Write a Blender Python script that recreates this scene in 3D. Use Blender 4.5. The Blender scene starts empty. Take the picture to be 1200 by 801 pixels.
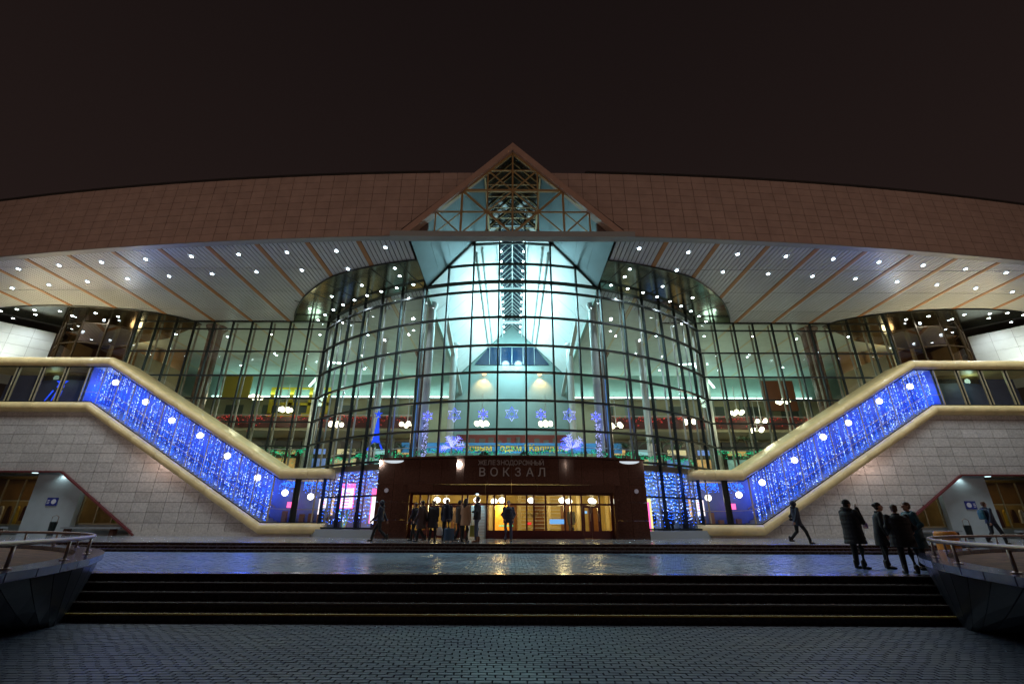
import bpy, bmesh, math, random
from math import sin, cos, tan, atan2, asin, sqrt, pi, radians as R
from mathutils import Vector, Matrix

random.seed(7)
scene = bpy.context.scene
COL = scene.collection
H = 1.75                      # eye height above the lower plaza (z = 0)

# ------------------------------------------------------------------ camera
cam_d = bpy.data.cameras.new("camera")
cam = bpy.data.objects.new("camera", cam_d)
COL.objects.link(cam)
cam.location = (0, 0, H)
PITCH, ROLL = 21.8, 0.22
cam.rotation_euler = (Matrix.Rotation(R(90 + PITCH), 4, 'X') @ Matrix.Rotation(R(ROLL), 4, 'Z')).to_euler()
cam_d.sensor_width = 36
cam_d.lens = 16.0
cam_d.clip_start = 0.1
cam_d.clip_end = 3000
scene.camera = cam

# ------------------------------------------------------------------ world: a city night sky, brownish with light pollution
world = bpy.data.worlds.new("World")
scene.world = world
world.use_nodes = True
wn = world.node_tree
bg = wn.nodes["Background"]
tc = wn.nodes.new("ShaderNodeTexCoord")
sep = wn.nodes.new("ShaderNodeSeparateXYZ")
ramp = wn.nodes.new("ShaderNodeValToRGB")
wn.links.new(tc.outputs["Generated"], sep.inputs[0])
wn.links.new(sep.outputs[2], ramp.inputs[0])
ramp.color_ramp.elements[0].position = 0.0
ramp.color_ramp.elements[0].color = (0.0215, 0.0130, 0.0112, 1)
ramp.color_ramp.elements[1].position = 1.0
ramp.color_ramp.elements[1].color = (0.0066, 0.0044, 0.0045, 1)
e = ramp.color_ramp.elements.new(0.55)
e.color = (0.0138, 0.0086, 0.0079, 1)
wn.links.new(ramp.outputs[0], bg.inputs[0])
bg.inputs[1].default_value = 1.0

scene.view_settings.view_transform = 'Standard'
scene.view_settings.look = 'None'
scene.view_settings.exposure = 0.0
scene.view_settings.gamma = 1.0
scene.render.engine = 'CYCLES'
cy = scene.cycles
cy.use_denoising = True
try:
    cy.denoiser = 'OPENIMAGEDENOISE'
    cy.denoising_input_passes = 'RGB_ALBEDO_NORMAL'
    cy.denoising_prefilter = 'ACCURATE'
except Exception:
    pass
cy.max_bounces = 6
cy.diffuse_bounces = 3
cy.glossy_bounces = 4
cy.transmission_bounces = 4
cy.transparent_max_bounces = 24
cy.sample_clamp_indirect = 3.0
cy.sample_clamp_direct = 0
cy.caustics_reflective = False
cy.caustics_refractive = False
cy.use_light_tree = True

# ------------------------------------------------------------------ materials
MATS = {}


def mat(name, color=(.5, .5, .5), rough=.5, metal=0.0, var=0.0, vscale=2.0, bump=0.0, bscale=20.0, emit=None, estr=1.0,
        spec=.5, var_stretch=(1, 1, 1), rvar=0.0, rnd=0.0, nolight=True, coat=0.0):
    if name in MATS:
        return MATS[name]
    m = bpy.data.materials.new(name)
    m.use_nodes = True
    nt = m.node_tree
    b = nt.nodes["Principled BSDF"]
    b.inputs["Base Color"].default_value = (*color, 1)
    b.inputs["Roughness"].default_value = rough
    b.inputs["Metallic"].default_value = metal
    b.inputs["Specular IOR Level"].default_value = spec
    b.inputs["Coat Weight"].default_value = coat
    b.inputs["Coat Roughness"].default_value = 0.08
    if emit is not None:
        b.inputs["Emission Color"].default_value = (*emit, 1)
        b.inputs["Emission Strength"].default_value = estr
        if nolight:
            try:
                m.cycles.emission_sampling = 'NONE'
            except Exception:
                pass
    if var > 0 or bump > 0 or rvar > 0 or rnd > 0:
        t = nt.nodes.new("ShaderNodeTexCoord")
        mp = nt.nodes.new("ShaderNodeMapping")
        mp.inputs["Scale"].default_value = var_stretch
        nt.links.new(t.outputs["Object"], mp.inputs[0])
        n = nt.nodes.new("ShaderNodeTexNoise")
        n.inputs["Scale"].default_value = vscale
        n.inputs["Detail"].default_value = 5
        nt.links.new(mp.outputs[0], n.inputs["Vector"])
        if var > 0 or rnd > 0:
            mr = nt.nodes.new("ShaderNodeMapRange")
            mr.inputs[1].default_value = .3
            mr.inputs[2].default_value = .7
            mr.inputs[3].default_value = 1 - var
            mr.inputs[4].default_value = 1 + var
            nt.links.new(n.outputs[0], mr.inputs[0])
            src = mr.outputs[0]
            if rnd > 0:
                oi = nt.nodes.new("ShaderNodeObjectInfo")
                m2 = nt.nodes.new("ShaderNodeMapRange")
                m2.inputs[3].default_value = 1 - rnd
                m2.inputs[4].default_value = 1 + rnd
                nt.links.new(oi.outputs["Random"], m2.inputs[0])
                mm = nt.nodes.new("ShaderNodeMath")
                mm.operation = 'MULTIPLY'
                nt.links.new(src, mm.inputs[0])
                nt.links.new(m2.outputs[0], mm.inputs[1])
                src = mm.outputs[0]
            mx = nt.nodes.new("ShaderNodeVectorMath")
            mx.operation = 'SCALE'
            mx.inputs[0].default_value = color
            nt.links.new(src, mx.inputs["Scale"])
            nt.links.new(mx.outputs[0], b.inputs["Base Color"])
        if rvar > 0:
            mr = nt.nodes.new("ShaderNodeMapRange")
            mr.inputs[1].default_value = .3
            mr.inputs[2].default_value = .7
            mr.inputs[3].default_value = max(.02, rough - rvar)
            mr.inputs[4].default_value = rough + rvar
            nt.links.new(n.outputs[0], mr.inputs[0])
            nt.links.new(mr.outputs[0], b.inputs["Roughness"])
        if bump > 0:
            n2 = nt.nodes.new("ShaderNodeTexNoise")
            n2.inputs["Scale"].default_value = bscale
            n2.inputs["Detail"].default_value = 3
            nt.links.new(mp.outputs[0], n2.inputs["Vector"])
            bp = nt.nodes.new("ShaderNodeBump")
            bp.inputs["Strength"].default_value = bump
            bp.inputs["Distance"].default_value = .02
            nt.links.new(n2.outputs[0], bp.inputs["Height"])
            nt.links.new(bp.outputs[0], b.inputs["Normal"])
    MATS[name] = m
    return m


def emat(name, color, strength, light=False):
    """self-lit surface (lamps, LEDs, lit signs)"""
    if name in MATS:
        return MATS[name]
    m = bpy.data.materials.new(name)
    m.use_nodes = True
    nt = m.node_tree
    nt.nodes.clear()
    o = nt.nodes.new("ShaderNodeOutputMaterial")
    em = nt.nodes.new("ShaderNodeEmission")
    em.inputs[0].default_value = (*color, 1)
    em.inputs[1].default_value = strength
    nt.links.new(em.outputs[0], o.inputs[0])
    if not light:
        m.cycles.emission_sampling = 'NONE'
    MATS[name] = m
    return m


def glass(name, tint=(1, 1, 1), rough=0.0, ior=1.5, wav=0.0):
    m = bpy.data.materials.new(name)
    m.use_nodes = True
    nt = m.node_tree
    nt.nodes.clear()
    o = nt.nodes.new("ShaderNodeOutputMaterial")
    mix = nt.nodes.new("ShaderNodeMixShader")
    tr = nt.nodes.new("ShaderNodeBsdfTransparent")
    tr.inputs[0].default_value = (*tint, 1)
    gl = nt.nodes.new("ShaderNodeBsdfGlossy")
    gl.inputs["Roughness"].default_value = rough
    fr = nt.nodes.new("ShaderNodeFresnel")
    gm = nt.nodes.new("ShaderNodeNewGeometry")
    mrg = nt.nodes.new("ShaderNodeMapRange")      # same reflectance from either side of a pane
    mrg.inputs[3].default_value = ior
    mrg.inputs[4].default_value = 1 / ior
    nt.links.new(gm.outputs["Backfacing"], mrg.inputs[0])
    nt.links.new(mrg.outputs[0], fr.inputs[0])
    nt.links.new(fr.outputs[0], mix.inputs[0])
    nt.links.new(tr.outputs[0], mix.inputs[1])
    nt.links.new(gl.outputs[0], mix.inputs[2])
    nt.links.new(mix.outputs[0], o.inputs[0])
    if wav > 0:
        t = nt.nodes.new("ShaderNodeTexCoord")
        n = nt.nodes.new("ShaderNodeTexNoise")
        n.inputs["Scale"].default_value = .9
        nt.links.new(t.outputs["Object"], n.inputs["Vector"])
        bp = nt.nodes.new("ShaderNodeBump")
        bp.inputs["Strength"].default_value = wav
        bp.inputs["Distance"].default_value = .05
        nt.links.new(n.outputs[0], bp.inputs["Height"])
        nt.links.new(bp.outputs[0], gl.inputs["Normal"])
        nt.links.new(bp.outputs[0], fr.inputs["Normal"])
    MATS[name] = m
    return m


G_CLEAR = glass("clear_glass", (.93, .97, .96), 0.004, 1.6, .06)
G_WING = glass("wing_glass", (.86, .93, .88), 0.006, 1.7, .06)
G_BROWN = glass("bronze_glass", (.50, .40, .28), 0.01, 2.3, .08)
G_SHOP = glass("shop_glass", (.95, .95, .9), 0.004, 1.55)
G_SKY = glass("skylight_glass", (.5, .7, .9), 0.01, 1.6)

M_MULL = mat("dark_frame_metal", (.012, .018, .018), .35, .4)
M_POST = mat("inner_post_metal", (.55, .60, .58), .35, .2)
M_CREAM = mat("cream_cladding", (.80, .61, .28), .40, .0, var=.13, vscale=1.6, bump=.05, bscale=4, rnd=.04, coat=.15)
M_STONE = mat("pale_granite", (.50, .46, .42), .2, 0, var=.18, vscale=9, rnd=.10, rvar=.06, bump=.02)
M_FASCIA = mat("pink_fascia_tile", (.38, .28, .235), .6, 0, var=.10, vscale=1.5, rnd=.05, bump=.04)
M_BACK = mat("joint_backing", (.10, .07, .06), .8)
M_SLAT = mat("soffit_slat_metal", (.57, .61, .66), .38, .0, var=.05, vscale=.6, rnd=.06)  # bluish tint carries the cool bounce light from the plaza
M_RIB = mat("orange_rib", (.42, .19, .07), .5, 0, var=.08)
M_DARKGAP = mat("dark_gap", (.02, .018, .016), .9)
M_MIRROR = mat("polished_bronze_soffit", (.24, .26, .22), .13, .95, var=.25, vscale=.9, bump=.35, bscale=1.3)
M_MIRROR_BLUE = mat("polished_steel_panel", (.105, .165, .185), .55, .25, var=.10, vscale=.8, bump=.06, bscale=3)
M_BROWN = mat("brown_polished_granite", (.075, .032, .021), .05, 0, var=.25, vscale=14, rnd=.10, bump=.03, bscale=3)
M_RED = mat("maroon_frame", (.10, .012, .012), .35)
M_REDTRIM = mat("maroon_trim", (.12, .012, .016), .3)
M_GOLD = mat("gold_painted_steel", (.42, .27, .11), .45, .3)
M_GREYTRIM = mat("grey_trim", (.30, .33, .33), .4)
M_STEEL = mat("brushed_steel", (.34, .25, .20), .42, .85, var=.05)
M_STEP = mat("dark_red_granite", (.045, .022, .018), .25, 0, var=.3, vscale=12, rnd=.12, rvar=.08)
M_NOSE = mat("step_edge", (.25, .22, .20), .3)
M_YELLOW = mat("yellow_edge", (.75, .5, .08), .5, emit=None)
M_PLAZA = mat("plaza_slab_granite", (.30, .31, .32), .13, 0, var=.15, vscale=3, rnd=.10, rvar=.07, bump=.03)
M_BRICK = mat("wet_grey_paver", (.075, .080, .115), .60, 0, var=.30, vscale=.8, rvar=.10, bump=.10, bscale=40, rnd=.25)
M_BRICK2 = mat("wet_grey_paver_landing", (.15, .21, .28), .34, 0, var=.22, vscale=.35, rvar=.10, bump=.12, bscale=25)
M_GROUND = mat("ground_dark", (.03, .03, .03), .8)
M_CEIL = mat("hall_ceiling_panel", (.50, .56, .50), .5, 0, var=.05)
M_WALL_T = mat("hall_wall_teal", (.30, .42, .37), .6, 0, var=.06)
M_WALL_C = mat("hall_wall_cream", (.42, .38, .24), .6, 0, var=.05)
M_WHITE = mat("white_plaster", (.78, .82, .80), .5, 0, var=.02)
M_COLB = mat("brown_column", (.13, .075, .05), .2, 0, var=.25, vscale=5)
M_FLOORIN = mat("hall_floor", (.25, .22, .18), .2, 0, var=.1)
M_FRETW = mat("far_end_glass_dark", (.006, .02, .05), .12)
M_YWALL = mat("lobby_wall_yellow", (.62, .47, .16), .5, 0, var=.15, vscale=1.5)
M_LEAF = mat("palm_leaf", (.06, .12, .035), .5)
M_LEAF2 = mat("plant_leaf_dark", (.03, .07, .03), .5)
M_SHUT = mat("shutter_slat", (.55, .65, .68), .4)

E_DOWN = emat("downlight_lens", (.78, .93, 1.0), 30)
E_GLOBE = emat("lit_globe", (1.0, .93, .78), 5)
E_CHAN = emat("chandelier_globe", (1.0, .90, .62), 6)
E_COVE = emat("cove_tube", (.70, .98, .95), 6)
E_LEDB = emat("led_blue", (.02, .13, 1.0), 4.5)
E_LEDW = emat("led_blue_white", (.36, .48, 1.0), 6)
E_LEDR = emat("led_red", (1.0, .08, .07), 1.3)
E_LEDG = emat("led_green", (.02, .75, .34), 1.05)
E_LEDP = emat("led_violet", (.12, .14, 1.0), 1.7)
E_LEDPW = emat("led_violet_white", (.45, .48, 1.0), 1.8)
E_YTXT = mat("banner_yellow_lettering", (.85, .72, .10), .6)
E_PINK = emat("poster_pink", (1.0, .12, .38), 2.2)
E_POSTW = emat("poster_white", (1.0, .88, .93), 1.7)
E_SODIUM = emat("sodium_lens", (1.0, .52, .18), 14)
E_VAULT = emat("vault_lamp", (.70, .97, 1.0), 14)

# ------------------------------------------------------------------ mesh helpers


class MB:
    def __init__(s):
        s.v, s.f, s.m = [], [], []

    def add(s, vs, fs, mi=0):
        o = len(s.v)
        s.v += [tuple(v) for v in vs]
        s.f += [tuple(o + i for i in f) for f in fs]
        s.m += [mi] * len(fs)
        return s

    def box(s, x0, y0, z0, x1, y1, z1, mi=0):
        vs = [(x0, y0, z0), (x1, y0, z0), (x1, y1, z0), (x0, y1, z0), (x0, y0, z1), (x1, y0, z1), (x1, y1, z1), (x0, y1, z1)]
        return s.add(vs, [(0, 3, 2, 1), (4, 5, 6, 7), (0, 1, 5, 4), (1, 2, 6, 5), (2, 3, 7, 6), (3, 0, 4, 7)], mi)

    def bar(s, p, q, w, h, up=(0, 0, 1), mi=0):
        """rectangular bar from p to q; w across, h along up"""
        p, q, up = Vector(p), Vector(q), Vector(up)
        d = (q - p).normalized()
        a = d.cross(up)
        if a.length < 1e-5:
            a = d.cross(Vector((1, 0, 0)))
        a.normalize()
        b = a.cross(d).normalized()
        a *= w / 2
        b *= h / 2
        vs = [p - a - b, p + a - b, p + a + b, p - a + b, q - a - b, q + a - b, q + a + b, q - a + b]
        return s.add(vs, [(0, 3, 2, 1), (4, 5, 6, 7), (0, 1, 5, 4), (1, 2, 6, 5), (2, 3, 7, 6), (3, 0, 4, 7)], mi)

    def tube(s, pts, r, n=8, closed=False, cap=True, mi=0):
        pts = [Vector(p) for p in pts]
        N = len(pts)
        rs = r if isinstance(r, (list, tuple)) else [r] * N
        rings = []
        for i, p in enumerate(pts):
            if closed:
                d = (pts[(i + 1) % N] - pts[i - 1]).normalized()
            else:
                d = (pts[min(i + 1, N - 1)] - pts[max(i - 1, 0)]).normalized()
            a = d.cross(Vector((0, 0, 1)))
            if a.length < .05:
                a = d.cross(Vector((1, 0, 0)))
            a.normalize()
            b = d.cross(a).normalized()
            rings.append([p + (a * cos(2 * pi * k / n) + b * sin(2 * pi * k / n)) * rs[i] for k in range(n)])
        vs = [v for rg in rings for v in rg]
        fs = []
        for i in range(N if closed else N - 1):
            j = (i + 1) % N
            for k in range(n):
                l = (k + 1) % n
                fs.append((i * n + k, i * n + l, j * n + l, j * n + k))
        if cap and not closed:
            fs.append(tuple(reversed(range(n))))
            fs.append(tuple((N - 1) * n + k for k in range(n)))
        return s.add(vs, fs, mi)

    def lathe(s, cx, cy_, prof, n=16, mi=0):
        vs, fs = [], []
        for r, z in prof:
            for k in range(n):
                a = 2 * pi * k / n
                vs.append((cx + r * cos(a), cy_ + r * sin(a), z))
        P = len(prof)
        for i in range(P - 1):
            for k in range(n):
                l = (k + 1) % n
                fs.append((i * n + k, i * n + l, (i + 1) * n + l, (i + 1) * n + k))
        fs.append(tuple(reversed(range(n))))
        fs.append(tuple((P - 1) * n + k for k in range(n)))
        return s.add(vs, fs, mi)

    def ball(s, c, r, n=10, mi=0, sc=(1, 1, 1)):
        prof = []
        m = max(4, n // 2 + 1)
        vs, fs = [], []
        for i in range(m + 1):
            t = pi * i / m
            for k in range(n):
                a = 2 * pi * k / n
                vs.append((c[0] + r * sc[0] * sin(t) * cos(a), c[1] + r * sc[1] * sin(t) * sin(a), c[2] + r * sc[2] * cos(t)))
        for i in range(m):
            for k in range(n):
                l = (k + 1) % n
                fs.append((i * n + k, (i + 1) * n + k, (i + 1) * n + l, i * n + l))
        return s.add(vs, fs, mi)

    def octa(s, c, r, mi=0):
        x, y, z = c
        vs = [(x + r, y, z), (x - r, y, z), (x, y + r, z), (x, y - r, z), (x, y, z + r), (x, y, z - r)]
        return s.add(vs, [(0, 2, 4), (2, 1, 4), (1, 3, 4), (3, 0, 4), (2, 0, 5), (1, 2, 5), (3, 1, 5), (0, 3, 5)], mi)

    def poly(s, pts, mi=0):
        return s.add(pts, [tuple(range(len(pts)))], mi)

    def slab(s, pts, off, mi=0):
        """polygon pts extruded by vector off, closed"""
        n = len(pts)
        off = Vector(off)
        vs = [Vector(p) for p in pts] + [Vector(p) + off for p in pts]
        fs = [tuple(range(n)), tuple(reversed(range(n, 2 * n)))]
        for i in range(n):
            j = (i + 1) % n
            fs.append((j, i, i + n, j + n))
        return s.add(vs, fs, mi)

    def build(s, name, m, parent=None, smooth=False, loc=(0, 0, 0), rz=0.0, **props):
        me = bpy.data.meshes.new(name)
        me.from_pydata(s.v, [], s.f)
        ms = m if isinstance(m, (list, tuple)) else [m]
        for x in ms:
            me.materials.append(x)
        if len(ms) > 1:
            me.polygons.foreach_set("material_index", s.m)
        if smooth:
            me.polygons.foreach_set("use_smooth", [True] * len(me.polygons))
        me.update()
        o = bpy.data.objects.new(name, me)
        o.location = loc
        o.rotation_euler = (0, 0, rz)
        COL.objects.link(o)
        if parent is not None:
            o.parent = parent
        for k, v in props.items():
            o[k] = v
        return o


def empty(name, label=None, cat=None, group=None, loc=(0, 0, 0), rz=0.0, kind=None, parent=None):
    o = bpy.data.objects.new(name, None)
    o.empty_display_size = .2
    o.location = loc
    o.rotation_euler = (0, 0, rz)
    COL.objects.link(o)
    tag(o, label, cat, group, kind)
    if parent is not None:
        o.parent = parent
    return o


def tag(o, label=None, cat=None, group=None, kind=None):
    if label:
        o["label"] = label
    if cat:
        o["category"] = cat
    if group:
        o["group"] = group
    if kind:
        o["kind"] = kind
    return o


def link_copy(src, parent=None):
    c = src.copy()
    COL.objects.link(c)
    c.parent = parent
    return c


def copy_tree(o, parent=None):
    c = link_copy(o, parent)
    for ch in list(o.children):
        copy_tree(ch, c)
    return c


def lamp(kind, name, loc, energy, color, size=.3, parent=None, spot=None, aim=None, sizey=None, blend=.6):
    d = bpy.data.lights.new(name, kind)
    d.energy = energy
    d.color = color
    if kind == 'AREA':
        d.size = size
        if sizey:
            d.shape = 'RECTANGLE'
            d.size_y = sizey
    else:
        d.shadow_soft_size = size
    if kind == 'SPOT':
        d.spot_size = spot or R(120)
        d.spot_blend = blend
    o = bpy.data.objects.new(name, d)
    o.location = loc
    if aim is not None:
        v = Vector(aim) - Vector(loc)
        o.rotation_euler = v.to_track_quat('-Z', 'Y').to_euler()
    COL.objects.link(o)
    if parent is not None:
        o.parent = parent
    return o


def clip(poly, a, b, c):
    """keep the part of a 2-D polygon where a*x + b*y + c >= 0"""
    out = []
    n = len(poly)
    for i in range(n):
        p, q = poly[i], poly[(i + 1) % n]
        dp, dq = a * p[0] + b * p[1] + c, a * q[0] + b * q[1] + c
        if dp >= 0:
            out.append(p)
        if (dp > 0 > dq) or (dp < 0 < dq):
            t = dp / (dp - dq)
            out.append((p[0] + (q[0] - p[0]) * t, p[1] + (q[1] - p[1]) * t))
    return out


def parea(p):
    return abs(sum(p[i][0] * p[(i + 1) % len(p)][1] - p[(i + 1) % len(p)][0] * p[i][1] for i in range(len(p)))) / 2


def pieces(name, builders, material, parent, limit=290):
    """builders: list of (nearness, function(MB)) - the first `limit` as their own objects, the rest one joined stuff part"""
    builders = sorted(builders, key=lambda t: t[0])
    for i, (_, fn) in enumerate(builders[:limit]):
        m = MB()
        fn(m)
        m.build(name, material, parent)
    if len(builders) > limit:
        m = MB()
        for _, fn in builders[limit:]:
            fn(m)
        m.build(name, material, parent, kind="stuff")


def Z(rel):
    return rel + H


# ------------------------------------------------------------------ key dimensions (metres)
ZPL = 1.02                    # upper plaza
ZMID = .72                    # middle landing
DC, DR = 45.2, 19.2           # centre (y) and radius of the glass drum
YW = 32.4                     # wing facade
YG = 30.1                     # front of the stair galleries
ZS = Z(14.6)                  # soffit
ZF = Z(18.9)                  # top of the fascia
YF = 20.85                    # fascia at the centre
FR = 195.0                    # its plan radius
GA = Z(20.4)                  # gable apex
GHW = 5.66                    # gable half width
GM = (20.4 - 14.6) / GHW
ROWS = [Z(v) for v in (3.41, 5.03, 6.73, 8.46, 10.2, 12.1, 13.95, 14.6)]


def ydrum(x):
    return DC - sqrt(DR * DR - x * x)


def yfas(x):
    return YF + FR - sqrt(FR * FR - x * x)


# ================================================================== SETTING: ground, plazas, steps
MB().box(-900, -400, -.6, 900, 1500, -.11).build("ground", M_GROUND, kind="structure")

# lower plaza: brick pavers
low = MB().box(-30, -14, -.10, 30, 9.98, -.035).build("lower_plaza", M_GROUND, kind="structure")
bl = []
BW, BH = .21, .105
rows_n = int((9.98 - 5.9) / BH)
for j in range(rows_n):
    y = 9.98 - (j + 1) * BH
    hw = y * 1.15 + 1.0
    n = int(hw / BW) + 1
    for i in range(-n, n + 1):
        x = i * BW + (BW / 2 if j % 2 else 0) + .02 * sin(j * .9)
        dz = random.uniform(-.002, .002)
        tl = random.uniform(-.0012, .0012)

        def fn(m, x=x, y=y, dz=dz, tl=tl):
            g = .006
            x0, x1, y0, y1 = x + g, x + BW - g, y + g, y + BH - g
            t = dz
            vs = [(x0, y0, -.05), (x1, y0, -.05), (x1, y1, -.05), (x0, y1, -.05),
                  (x0 + .005, y0 + .005, t - tl), (x1 - .005, y0 + .005, t + tl), (x1 - .005, y1 - .005, t + tl), (x0 + .005, y1 - .005, t - tl)]
            m.add(vs, [(4, 5, 6, 7), (0, 1, 5, 4), (1, 2, 6, 5), (2, 3, 7, 6), (3, 0, 4, 7)])
        bl.append((y * 3 + abs(x) * .3 if y > 6.2 else 90, fn))
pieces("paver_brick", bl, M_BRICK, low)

# lower flight of five steps, 20 m wide between the planters
st = MB().box(-15, 10.05, -.1, 15, 11.6, .04).build("lower_stairs", M_BACK, kind="structure")
SH, ST_, SY = .144, .31, 9.98
for k in range(5):
    z1 = SH * (k + 1)
    y0 = SY + ST_ * k
    nseg = 9
    for s in range(nseg):
        x0 = -14.4 + s * 3.2
        dz = random.uniform(-.003, .003)
        m = MB()
        m.box(x0 + .004, y0, z1 - SH - .02, x0 + 3.196, y0 + ST_ + .14, z1 + dz - .022, 0)
        m.box(x0 + .004, y0 - .018, z1 + dz - .0225, x0 + 3.196, y0 + ST_ + .02, z1 + dz, 0)
        m.build("step_slab", M_STEP, st)
    MB().box(-14.4, y0 - .022, z1 - .022, 14.4, y0 + .02, z1 + .005).build(
        "nosing", M_YELLOW if k == 0 else M_NOSE, st)  # first nosing yellow, the others grey

# middle landing
YL0, YL1 = SY + 4 * ST_ + .30, 19.2
mid = MB().box(-40, YL0, -.1, 40, YL1 + 1.4, ZMID - .03).build("middle_landing", M_GROUND, kind="structure")
MB().box(-14.4, SY + 4 * ST_ - .02, ZMID - .1, 14.4, SY + 4 * ST_ + .36, ZMID + .002).build("edge_course", M_STEP, mid)
bl = []
for j in range(int((YL1 - YL0 - .1) / .105)):
    y = YL0 + .08 + j * .105
    hw = min(y * 1.2 + 1, 24)
    n = int(hw / BW) + 1
    for i in range(-n, n + 1):
        x = i * BW + (BW / 2 if j % 2 else 0)
        dz = random.uniform(-.003, .003) + .004 * sin(x * .9) * sin(y * 1.3)
        tl = random.uniform(-.002, .002)

        def fn(m, x=x, y=y, dz=dz, tl=tl):
            g = .006
            x0, x1, y0, y1 = x + g, x + BW - g, y + g, y + .105 - g
            t = ZMID + dz
            vs = [(x0, y0, t - .04), (x1, y0, t - .04), (x1, y1, t - .04), (x0, y1, t - .04),
                  (x0, y0, t - tl), (x1, y0, t + tl), (x1, y1, t + tl), (x0, y1, t - tl)]
            m.add(vs, [(4, 5, 6, 7), (0, 1, 5, 4), (1, 2, 6, 5), (3, 0, 4, 7)])
        bl.append((y + abs(x) * .1, fn))
m = MB()
for _, fn in bl:
    fn(m)
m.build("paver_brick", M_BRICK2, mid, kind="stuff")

# upper flight: three low steps
up = MB().box(-44, YL1 + .2, -.1, 44, YL1 + 1.3, ZMID - .02).build("upper_stairs", M_BACK, kind="structure")
for k in range(3):
    z1 = ZMID + .1 * (k + 1)
    y0 = YL1 + .42 * k
    for s in range(18):
        x0 = -36 + s * 4.0
        MB().box(x0 + .004, y0, z1 - .11, x0 + 3.996, y0 + .5, z1 + random.uniform(-.003, .001)).build("step_slab", M_STEP, up)
    MB().box(-36, y0 - .014, z1 - .012, 36, y0 + .02, z1 + .005).build("nosing", M_NOSE, up)

# upper plaza: granite slabs
upl = MB().box(-60, YL1 + 1.3, -.1, 60, 33, ZPL - .03).build("upper_plaza", M_GROUND, kind="structure")
bl = []
yy = YL1 + 1.26
while yy < 31.5:
    x = -34.0
    while x < 34:
        def fn(m, x=x, y=yy):
            m.box(x + .004, y + .004, ZPL - .05, x + 1.196, y + .896, ZPL + random.uniform(-.0025, .0025))
        bl.append((yy * 4 + abs(x) * .3, fn))
        x += 1.2
    yy += .9
pieces("paving_slab", bl, M_PLAZA, upl)

# ================================================================== THE STATION BUILDING
ST = empty("station_building", "large night-lit railway station with curved glass front, pointed gable and wide roof", "building")


def pmap_drum(x, z, off=0.0):
    """point on the drum at plan x; off pushes outwards"""
    y = ydrum(x)
    nx, ny = x / DR, (y - DC) / DR
    return (x + nx * off, y + ny * off, z)


# ---------------- glass drum
NP = 19
angs = [R((k - NP / 2) * 5.06) for k in range(NP + 1)]
dx = [DR * sin(a) for a in angs]


def arc_pts(a0, a1, r, z, n=None):
    n = n or max(2, int(abs(a1 - a0) / R(1.7)) + 1)
    return [(r * sin(a0 + (a1 - a0) * i / n), DC - r * cos(a0 + (a1 - a0) * i / n), z) for i in range(n + 1)]


def arc_band(m, a0, a1, r0, r1, z0, z1, mi=0):
    """curved box between radii"""
    n = max(2, int(abs(a1 - a0) / R(1.7)) + 1)
    vs, fs = [], []
    for i in range(n + 1):
        a = a0 + (a1 - a0) * i / n
        for r, z in ((r0, z0), (r1, z0), (r1, z1), (r0, z1)):
            vs.append((r * sin(a), DC - r * cos(a), z))
    for i in range(n):
        for k in range(4):
            l = (k + 1) % 4
            fs.append((i * 4 + k, i * 4 + l, (i + 1) * 4 + l, (i + 1) * 4 + k))
    fs.append((3, 2, 1, 0))
    fs.append((n * 4, n * 4 + 1, n * 4 + 2, n * 4 + 3))
    m.add(vs, fs, mi)


dm = MB()
arc_band(dm, angs[0], angs[-1], DR - .15, DR + .16, ZS - .03, ZS + .07)
drum = dm.build("drum_glazing", M_MULL, ST)
# transoms
for z in ROWS[:-1]:
    m = MB()
    arc_band(m, angs[0], angs[-1], DR - .1, DR + .08, z - .055, z + .055)
    m.build("transom", M_MULL, drum)
UPPER = [Z(v) for v in (14.6, 15.95, 17.55, 19.0, 20.4)]


def zslope(x):
    return GA - abs(x) * GM


for z in UPPER[1:4]:
    xm = (GA - z) / GM
    am = asin(xm / DR)
    m = MB()
    arc_band(m, -am, am, DR - .1, DR + .08, z - .05, z + .05)
    m.build("transom", M_MULL, drum)
# lower transoms beside the portal
AP = asin(7.55 / DR)
for s in (-1, 1):
    for z in (Z(-.25), Z(1.5)):
        m = MB()
        a0, a1 = sorted((s * AP, s * R(39)))
        arc_band(m, a0, a1, DR - .1, DR + .08, z - .05, z + .05)
        m.build("transom", M_MULL, drum)
    m = MB()
    arc_band(m, *sorted((s * AP, s * R(40))), DR - .3, DR + .25, ZPL - .05, Z(-.32))
    m.build("stone_base", M_GREYTRIM, drum)
for k, a in enumerate(angs):
    x = dx[k]
    top = zslope(x) if abs(x) < GHW else ZS
    bot = ROWS[0] if abs(x) < 7.5 or abs(a) > R(39.5) else Z(-.25)
    p, q = pmap_drum(x, bot), pmap_drum(x, top)
    nrm = Vector((sin(a), -cos(a), 0))
    MB().bar(p, q, .10, .18, up=nrm).build("mullion", M_MULL, drum)
    # pale round post standing just inside the glass
    if abs(x) < 4.5:
        continue
    pi_ = (x * (DR - .38) / DR, DC - (DC - ydrum(x)) * (DR - .38) / DR)
    MB().tube([(pi_[0], pi_[1], bot), (pi_[0], pi_[1], min(top, ZS))], .06, 8).build("inner_post", M_POST, drum, smooth=True)


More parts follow.
